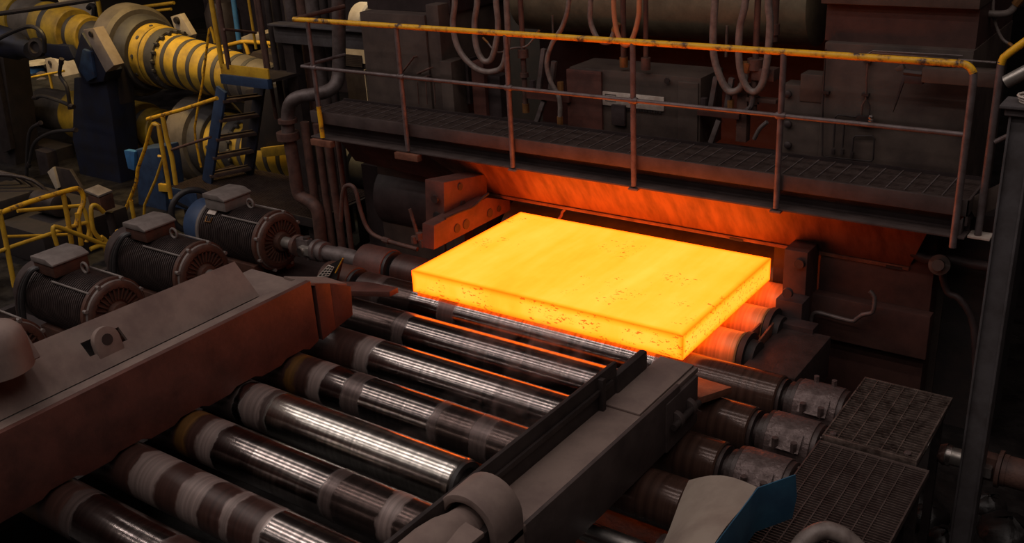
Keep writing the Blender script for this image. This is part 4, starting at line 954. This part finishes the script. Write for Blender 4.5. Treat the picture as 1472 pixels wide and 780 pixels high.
MB().prism([at(143, 285, x=xx), at(162, 277, x=xx), at(166, 298, x=xx), at(148, 305, x=xx)], (-.30, 0, .0)).build('box', 'motor_rust', jb, .008)
MB().prism([at(142, 284, x=xx), at(162, 276, x=xx), at(162, 276, x=xx)+V((-.33, 0, .04)), at(142, 284, x=xx)+V((-.33, 0, .04))], (0, 0, .03)).build('lid', 'box_grey', jb, .004)
c_ = at(157, 305, x=xx-.15); MB().cyl((c_.x, c_.y, FLOOR), c_, .06, n=10).build('post', 'dark_steel', jb)

# ================================================================== drive spindles
SPY = 10.9
q0, q1 = at(90, 43, y=SPY), at(385, 122, y=SPY)
sd = (q1-q0).normalized()
def spt(px): # distance along the axis for a pixel column
    lo, hi = -8, 14
    for _ in range(40):
        m = (lo+hi)/2; p = q0+sd*m-CAM
        if 736+p.dot(_r)/p.dot(_f)*FPX < px: lo = m
        else: hi = m
    return lo
def spindle(label):
    t = thing('drive_spindle', label, 'spindle', q0+V((2, 0, -.9)), 'main drive spindles')
    def L(px0, px1, r0, r1, nm, m, n=44, bev=.02):
        a, b_ = spt(px0), spt(px1); return MB().lathe(q0+sd*a, sd, [(0, r0-bev), (bev, r0), (b_-a-bev, r1), (b_-a, r1-bev)], n).build(nm, m, t)
    L(-30, 18, .42, .42, 'far_sleeve', 'spindle_grey'); L(18, 40, .50, .50, 'yellow_drum', 'spindle_yellow'); L(40, 70, .44, .44, 'grey_sleeve', 'spindle_grey')
    L(70, 84, .47, .47, 'yellow_drum', 'spindle_yellow'); L(84, 90, .475, .475, 'stripe_band', 'spindle_black'); L(90, 112, .47, .47, 'yellow_drum', 'spindle_yellow')
    L(112, 150, .36, .30, 'neck', 'spindle_black'); L(120, 135, .40, .40, 'yellow_drum', 'spindle_yellow')
    L(184, 207, .80, .80, 'coupling_disc', 'spindle_grey', 56, .06)
    L(207, 222, .665, .63, 'flange', 'spindle_black')
    yr = L(222, 234, .55, .55, 'yellow_ring', 'spindle_yellow'); L(234, 236, .53, .53, 'stripe_band', 'spindle_black'); L(236, 242, .545, .545, 'yellow_ring', 'spindle_yellow')
    bf = L(242, 253, .53, .53, 'bolt_flange', 'spindle_black')
    pc = q0+sd*spt(253); u_ = sd.orthogonal().normalized(); v_ = sd.cross(u_)
    for k in range(20):
        g = 2*math.pi*k/20; c_ = pc+(u_*math.cos(g)+v_*math.sin(g))*.495; MB().cyl(c_-sd*.05, c_+sd*.04, .033, n=6).build('bolt', 'spindle_black', bf)
    pc = q0+sd*spt(228)
    for k in range(10):
        g = 2*math.pi*k/10+.3; d_ = (u_*math.cos(g)+v_*math.sin(g)); MB().cyl(pc+d_*.53, pc+d_*.556, .035, n=10).build('screw_hole', 'spindle_black', yr)
    edges = [250, 266, 284, 301, 318, 335, 352, 371, 402]
    ra = lambda px: .465-.10*(px-250)/150
    for k in range(8):
        a, b_ = edges[k], edges[k+1]
        L(a, b_-5, ra(a), ra(b_), 'sleeve', 'spindle_yellow' if k < 6 else 'spindle_grey', 40, .01)
        L(b_-5, b_, ra(b_)+.004, ra(b_)+.002, 'stripe_band', 'spindle_black', 40, .004)
    L(402, 430, .30, .30, 'mill_end', 'spindle_black')
    return t
sp = spindle('yellow and black striped drive spindle, the upper one')
s2 = copy_tree(sp, (1.55, .1, -1.55)); s2.rotation_euler = (0, -.09, 0); s2['label'] = 'yellow drive spindle with a grey disc, the lower one behind the stairs'
def dpoly(t, pts, y, d_, nm, m, bev=.01): return MB().prism([at(*p, y=y) for p in pts], (0, d_, 0)).build(nm, m, t, bev)
t = thing('spindle_carrier', 'dark blue spindle carrier with a slanting beige bar', 'carrier', at(140, 300, y=9.9))
dpoly(t, [(119, 43), (134, 40), (164, 94), (152, 104)], 9.75, .2, 'slant_bar', 'sheet_tan')
dpoly(t, [(116, 46), (152, 104), (148, 118), (120, 122), (106, 85)], 9.85, .35, 'blue_body', 'dark_blue', .04)
dpoly(t, [(118, 70), (130, 75), (136, 112), (125, 118), (112, 100)], 9.80, .1, 'blue_cover', 'blue_paint', .03)
dpoly(t, [(106, 112), (150, 108), (160, 160), (180, 310), (128, 310), (104, 200)], 9.95, .45, 'column', 'dark_blue', .02)
dpoly(t, [(150, 95), (168, 92), (186, 300), (172, 300)], 10.15, .3, 'side_plate', 'black_iron')
c_ = at(131, 49, y=9.74); MB().lathe(c_, (0, -1, 0), [(0, .05), (.02, .05)], 12).build('pin', 'black_iron', t)
t = thing('blue_stand', 'blue pedestal stand under the lower spindle', 'stand', at(225, 300, y=9.3))
dpoly(t, [(178, 216), (193, 218), (193, 245), (184, 242)], 9.3, .1, 'bright_bracket', 'blue_bright', .005)
dpoly(t, [(193, 215), (228, 212), (236, 262), (240, 310), (200, 310)], 9.35, .4, 'pedestal', 'blue_paint', .03)
dpoly(t, [(227, 264), (240, 266), (241, 276), (228, 275)], 9.3, .08, 'yellow_block', 'yellow_paint', .005)
t = thing('machine_stand', 'dark machine frame filling the left edge below the spindle', 'frame', at(40, 300, y=9.6))
dpoly(t, [(-70, 70), (4, 78), (20, 200), (30, 330), (-70, 330)], 9.7, .5, 'side_plate', 'black_iron', .02)
dpoly(t, [(-25, 75), (-10, 78), (16, 215), (4, 220)], 9.6, .1, 'edge_rib', 'dark_steel', .01)
dpoly(t, [(20, 200), (80, 215), (88, 330), (20, 330)], 10.2, .4, 'rear_plate', 'black_iron', .02)
dpoly(t, [(50, 62), (98, 66), (106, 84), (96, 88), (60, 80)], 10.4, .3, 'bridge_plate', 'dark_blue', .02)
t = thing('dark_gearbox', 'dark purple rounded gear motor at the upper left edge', 'gearbox', at(30, 80, y=9.4))
MB().lathe(at(-20, 52, y=9.3), (1, 0, -.12), [(0, .26), (.6, .27), (.95, .24), (1.1, .16), (1.4, .15)], 28).build('casing', 'dark_blue', t)
MB().tube([at(-10, 60, y=9.0), at(20, 45, y=9.0), at(45, 38, y=9.0), at(62, 50, y=9.0), at(64, 75, y=9.0)], .035, 8, 4).build('cable', 'rubber', t)
MB().lathe(at(56, 68, y=9.2), (.3, -1, .2), [(0, .16), (.08, .16), (.10, .10), (.05, .08)], 20).build('end_ring', 'black_iron', t)
for lb, pts in (('black hose standing upright beside the dark stand at the left', [(38, 260), (40, 205), (45, 185), (56, 178)]), ('black hose arching low toward the blue carrier column', [(42, 235), (50, 205), (75, 190), (106, 187)]),
                ('black hose arching over the lower yellow drum at the left', [(52, 140), (62, 138), (85, 145), (102, 152)]), ('short black hose hanging in front of the lamplit pump', [(88, 90), (86, 108), (96, 125), (100, 150)])):
    P = [at(*p, y=9.3) for p in pts]; t = thing('oil_hose', lb, 'hose', P[0], 'oil hoses at the left')
    MB().tube(P, .032, 8, 4).build('hose_body', 'rubber', t)
    for e, q in ((P[0], P[1]), (P[-1], P[-2])):
        d_ = (e-q).normalized(); MB().cyl(e-d_*.02, e+d_*.08, .042, n=8).build('fitting', 'dark_steel', t)
t = thing('tilted_chute', 'greenish tilted guard plate below the dark frame', 'guard', at(100, 285, y=9.0))
dpoly(t, [(68, 247), (76, 240), (84, 270), (80, 272)], 9.0, .05, 'pale_flap', 'pale_panel', .004)  # flap is paler than the plate behind it
dpoly(t, [(76, 240), (100, 244), (122, 280), (84, 284)], 9.05, .06, 'plate', 'dark_steel', .004)
dpoly(t, [(50, 215), (66, 220), (72, 250), (58, 252)], 9.1, .2, 'bracket', 'dark_steel', .01)
o = MB().tube([at(-30, 24, y=9.2), at(60, 11, y=9.2), at(140, -2, y=9.2)], .04, 8).build('overhead_bar', 'black_iron', None)
tag(o, 'thin dark bar crossing before the striped spindle at top left', 'bar')

t = thing('dark_clutter', 'low black clutter added to darken the floor behind the left guard rail', 'hydraulic unit', (-14.6, 7.6, FLOOR))  # black blocks and pipes added to darken the floor here
bx(-16.5, -13.4, 6.9, 8.3, FLOOR, -.75).build('tank', 'black_iron', t, .02)
bx(-15.6, -14.6, 7.0, 7.7, -.75, -.45).build('clutter_block', 'black_iron', t, .04)
MB().lathe((-14.4, 7.5, -.55), (1, 0, 0), [(0, .14), (.02, .17), (.6, .17), (.62, .12)], 20).build('clutter_drum', 'dark_steel', t)
for k in range(3): MB().tube([(-16.2+.3*k, 7.1, -.75), (-16.2+.3*k, 7.1, -.3), (-15.9+.35*k, 7.3, -.2), (-15.2+.3*k, 7.6, -.3), (-15.0+.3*k, 7.8, -.74)], .03, 8, 4).build('pipe', 'dark_steel', t)
t = thing('oil_drum', 'dark ribbed drum behind the thin yellow rails', 'drum', (-13.6, 5.6, FLOOR))
MB().lathe((-13.9, 5.9, FLOOR), (0, 0, 1), [(0, .28), (.28, .28), (.29, .295), (.31, .295), (.32, .28), (.56, .28), (.57, .295), (.59, .295), (.60, .28), (.86, .28), (.87, .29), (.88, .26)], 28).build('shell', 'black_iron', t)
t = thing('dim_valve', 'dim pipe valve in the dark below the right walkway corner', 'valve', at(1355, 400, y=8.55))
MB().tube([at(*p, y=8.55) for p in ((1300, 352), (1330, 372), (1362, 372), (1400, 380), (1440, 386))], .045, 10, 3).build('pipe', 'mill_dark', t)
MB().lathe(at(1352, 380, y=8.5), (0, -1, .3), [(0, .09), (.05, .09), (.06, .05), (.10, .05)], 16).build('bonnet', 'mill_paint', t)
MB().tube([at(*p, y=8.6) for p in ((1352, 385), (1362, 420), (1380, 430), (1400, 470), (1402, 560))], .03, 10, 3).build('pipe', 'mill_dark', t)

# ---- lamplit machinery farther back
t = thing('pump_unit', 'small lamplit pump with grey casing behind the carrier', 'pump', at(70, 135, y=15))
a = at(62, 124, y=15)
MB().lathe(a, (1, -.6, -.1), [(-.9, .20), (.0, .20), (.02, .26), (.10, .26), (.12, .20)], 24).build('casing', 'grey_pipe', t)
dpoly(t, [(64, 84), (78, 84), (84, 92), (98, 128), (92, 140), (74, 136)], 15.4, .5, 'pale_frame', 'sheet_tan', .02)
dpoly(t, [(78, 125), (88, 124), (89, 134), (80, 136)], 14.9, .2, 'white_block', 'plate_sign', .02)
for p in ((72, 90), (76, 108)): MB().lathe(at(*p, y=15.38), (0, -1, 0), [(0, .06), (.03, .06)], 14).build('hole', 'black_iron', t)
t = thing('blue_tank', 'bright blue tank behind the dark frame at upper left', 'tank', at(52, 118, y=15.5))
MB().lathe(at(53, 120, y=15.5)+V((0, 0, -.3)), (0, 0, 1), [(0, .30), (.75, .30), (.78, .26), (.80, .1)], 24).build('shell', 'blue_bright', t)
MB().lathe(at(53, 92, y=15.5), (0, 0, 1), [(0, .32), (.08, .32)], 24).build('lid', 'pale_panel', t)
yrail('guard_rail', 'small bright yellow rail in front of the blue tank', [('top_rail', [(46, 111), (92, 102)], .03, 'yellow_paint', 0), ('post', [(71, 107), (78, 140)], .035, 'yellow_paint', 0), ('mid_rail', [(72, 138), (100, 131)], .025, 'yellow_paint', 0)], dict(y=14), at(78, 140, y=14))
t = thing('wall_panel', 'pale lamplit panel behind the yellow drum at the top', 'panel', at(110, 40, y=14))
dpoly(t, [(80, -5), (136, -12), (134, 30), (100, 30)], 14, .1, 'sheet', 'pale_panel')
MB().tube([at(127, 12, y=13.7), at(130, 8, y=13.7), at(135, 10, y=13.7), at(135, 25, y=13.7)], .06, 8, 3).build('pipe_bend', 'black_iron', t)
t = thing('hanger_bracket', 'beige hanger bracket with a dark hole behind the coupling disc', 'bracket', at(262, 55, y=12))
dpoly(t, [(245, 24), (258, 20), (276, 50), (274, 58), (256, 58)], 12, .12, 'plate', 'pale_panel')
c_ = at(268, 56, y=12.06); MB().cyl((c_.x, 12.06, FLOOR), c_, .06, n=8).build('stem', 'dark_steel', t)
MB().lathe(at(255, 29, y=11.99), (0, -1, 0), [(0, .07), (.05, .06)], 12).build('hole_pin', 'black_iron', t)
yrail('guard_rail', 'yellow rails above the coupling disc at the top edge', [('post', [(139, -10), (145, 24)], .05, 'yellow_paint', 0), ('top_rail', [(196, 11), (250, 4)], .035, 'yellow_paint', 0), ('mid_rail', [(222, 16), (246, 13)], .03, 'yellow_paint', 0)], dict(y=13), at(145, 24, y=13))
yrail('guard_rail', 'bright yellow bent rail behind the stair landing', [('top_rail', [(318, 68), (348, 60), (353, 64), (357, 78)], .04, 'yellow_paint', 2), ('far_rail', [(352, 60), (385, 62), (420, 67)], .04, 'yellow_paint', 0), ('post', [(386, 62), (392, 78), (425, 260)], .03, 'yellow_paint', 0)], dict(y=12.4), at(357, 78, y=12.4))
t = thing('pale_box', 'pale lamplit box behind the yellow bent rail', 'box', at(358, 60, y=13))
dpoly(t, [(343, 55), (360, 48), (374, 50), (372, 60), (356, 64)], 13, .5, 'case', 'pale_panel', .02)
c_ = at(360, 58, y=13.2); bx(c_.x-.15, c_.x+.15, 13.1, 13.3, FLOOR, c_.z).build('stand', 'dark_steel', t)
o = MB().cyl(at(333, -20, y=12.6), at(345, 70, y=12.6), .05, n=10).build('blue_pipe', 'blue_bright', None); tag(o, 'light blue upright pipe behind the stair posts', 'pipe')
t = thing('dark_tank', 'dark tall tank behind the stair posts', 'tank', at(325, 60, y=13.5))
MB().lathe(at(326, 60, y=13.5)+V((0, 0, -1)), (0, 0, 1), [(0, .35), (1.6, .35), (1.8, .25), (1.85, .05)], 24).build('shell', 'dark_steel', t)
t = thing('spindle_end_block', 'dark bearing stand at the mill end of the striped spindle', 'stand', at(395, 130, y=10.9))
dpoly(t, [(350, 90), (362, 74), (392, 78), (405, 105), (400, 190), (352, 190)], 11.3, .5, 'body', 'dark_steel', .04)
t = thing('spindle_end_block', 'low dark block added to hide the mill end of the lower spindle', 'stand', at(385, 215, y=10.1))  # added block: hides the sleeve and stands for the darkness there
dpoly(t, [(352, 128), (408, 124), (416, 215), (345, 218)], 10.15, .3, 'body', 'black_iron', .03)
dpoly(t, [(374, 213), (416, 208), (418, 222), (378, 226)], 10.05, .08, 'pale_ledge', 'spindle_yellow', .01)
t = thing('back_machine', 'dark machine block far behind the spindles', 'machine', (-17, 17.5, FLOOR))
bx(-22, -13.5, 17, 18, FLOOR, 1.2).build('block', 'mill_dark', t, .05)
bx(-21, -14.5, 16.8, 17.2, 1.2, 2.6).build('top_block', 'black_iron', t, .05)
bx(-12.5, -9.6, 14.5, 15.5, FLOOR, 3.5).build('tall_block', 'black_iron', t, .05)

# ================================================================== steam drifting off the wet rollers
def steam(label, c_, size, dens):
    me = MB(); n = 10
    me.lathe(V(c_)-V((0, 0, size[2])), (0, 0, 1), [(0, .05*size[0]), (size[2]*.35, .7*size[0]), (size[2]*.9, size[0]), (size[2]*1.5, .75*size[0]), (size[2]*2, .1*size[0])], 16)
    for v in me.v: v.y = c_[1]+(v.y-c_[1])*size[1]/size[0]
    m = bpy.data.materials.new('steam'); m.use_nodes = True; N = m.node_tree.nodes; L = m.node_tree.links; N.remove(N['Principled BSDF'])
    vs = N.new('ShaderNodeVolumePrincipled'); vs.inputs['Color'].default_value = (.9, .82, .8, 1); vs.inputs['Anisotropy'].default_value = .1
    tc = N.new('ShaderNodeTexCoord'); no = N.new('ShaderNodeTexNoise'); no.inputs['Scale'].default_value = 4.5; no.inputs['Detail'].default_value = 4; no.inputs['Distortion'].default_value = .8
    L.new(tc.outputs['Object'], no.inputs['Vector'])
    gr = N.new('ShaderNodeTexGradient'); gr.gradient_type = 'SPHERICAL'; mp = N.new('ShaderNodeMapping'); mp.inputs['Location'].default_value = (0, 0, -1)
    mp.inputs['Scale'].default_value = (1/size[0], 1/size[1], 1/size[2]); L.new(tc.outputs['Object'], mp.inputs['Vector']); L.new(mp.outputs[0], gr.inputs['Vector'])
    mr = N.new('ShaderNodeMapRange'); mr.inputs['From Min'].default_value = .48; mr.inputs['From Max'].default_value = .72; mr.inputs['To Max'].default_value = dens; L.new(no.outputs['Fac'], mr.inputs['Value'])
    mu = N.new('ShaderNodeMath'); mu.operation = 'MULTIPLY'; L.new(mr.outputs[0], mu.inputs[0]); L.new(gr.outputs['Fac'], mu.inputs[1]); L.new(mu.outputs[0], vs.inputs['Density'])
    L.new(vs.outputs[0], N['Material Output'].inputs['Volume'])
    o = me.build('steam_wisp', m, None); o['kind'] = 'stuff'; o['label'] = label; o['category'] = 'steam'
steam('thin orange-lit steam rising in front of the slab above the rollers', (-4.3, 5.95, .22), (.85, .45, .24), 2.6)
steam('thin steam over the polished roller ends by the right guide', (-4.0, 5.05, .18), (.5, .45, .20), 2.6)
steam('faint steam over the middle of the bright roller', (-4.35, 4.35, .12), (.5, .3, .16), 1.8)
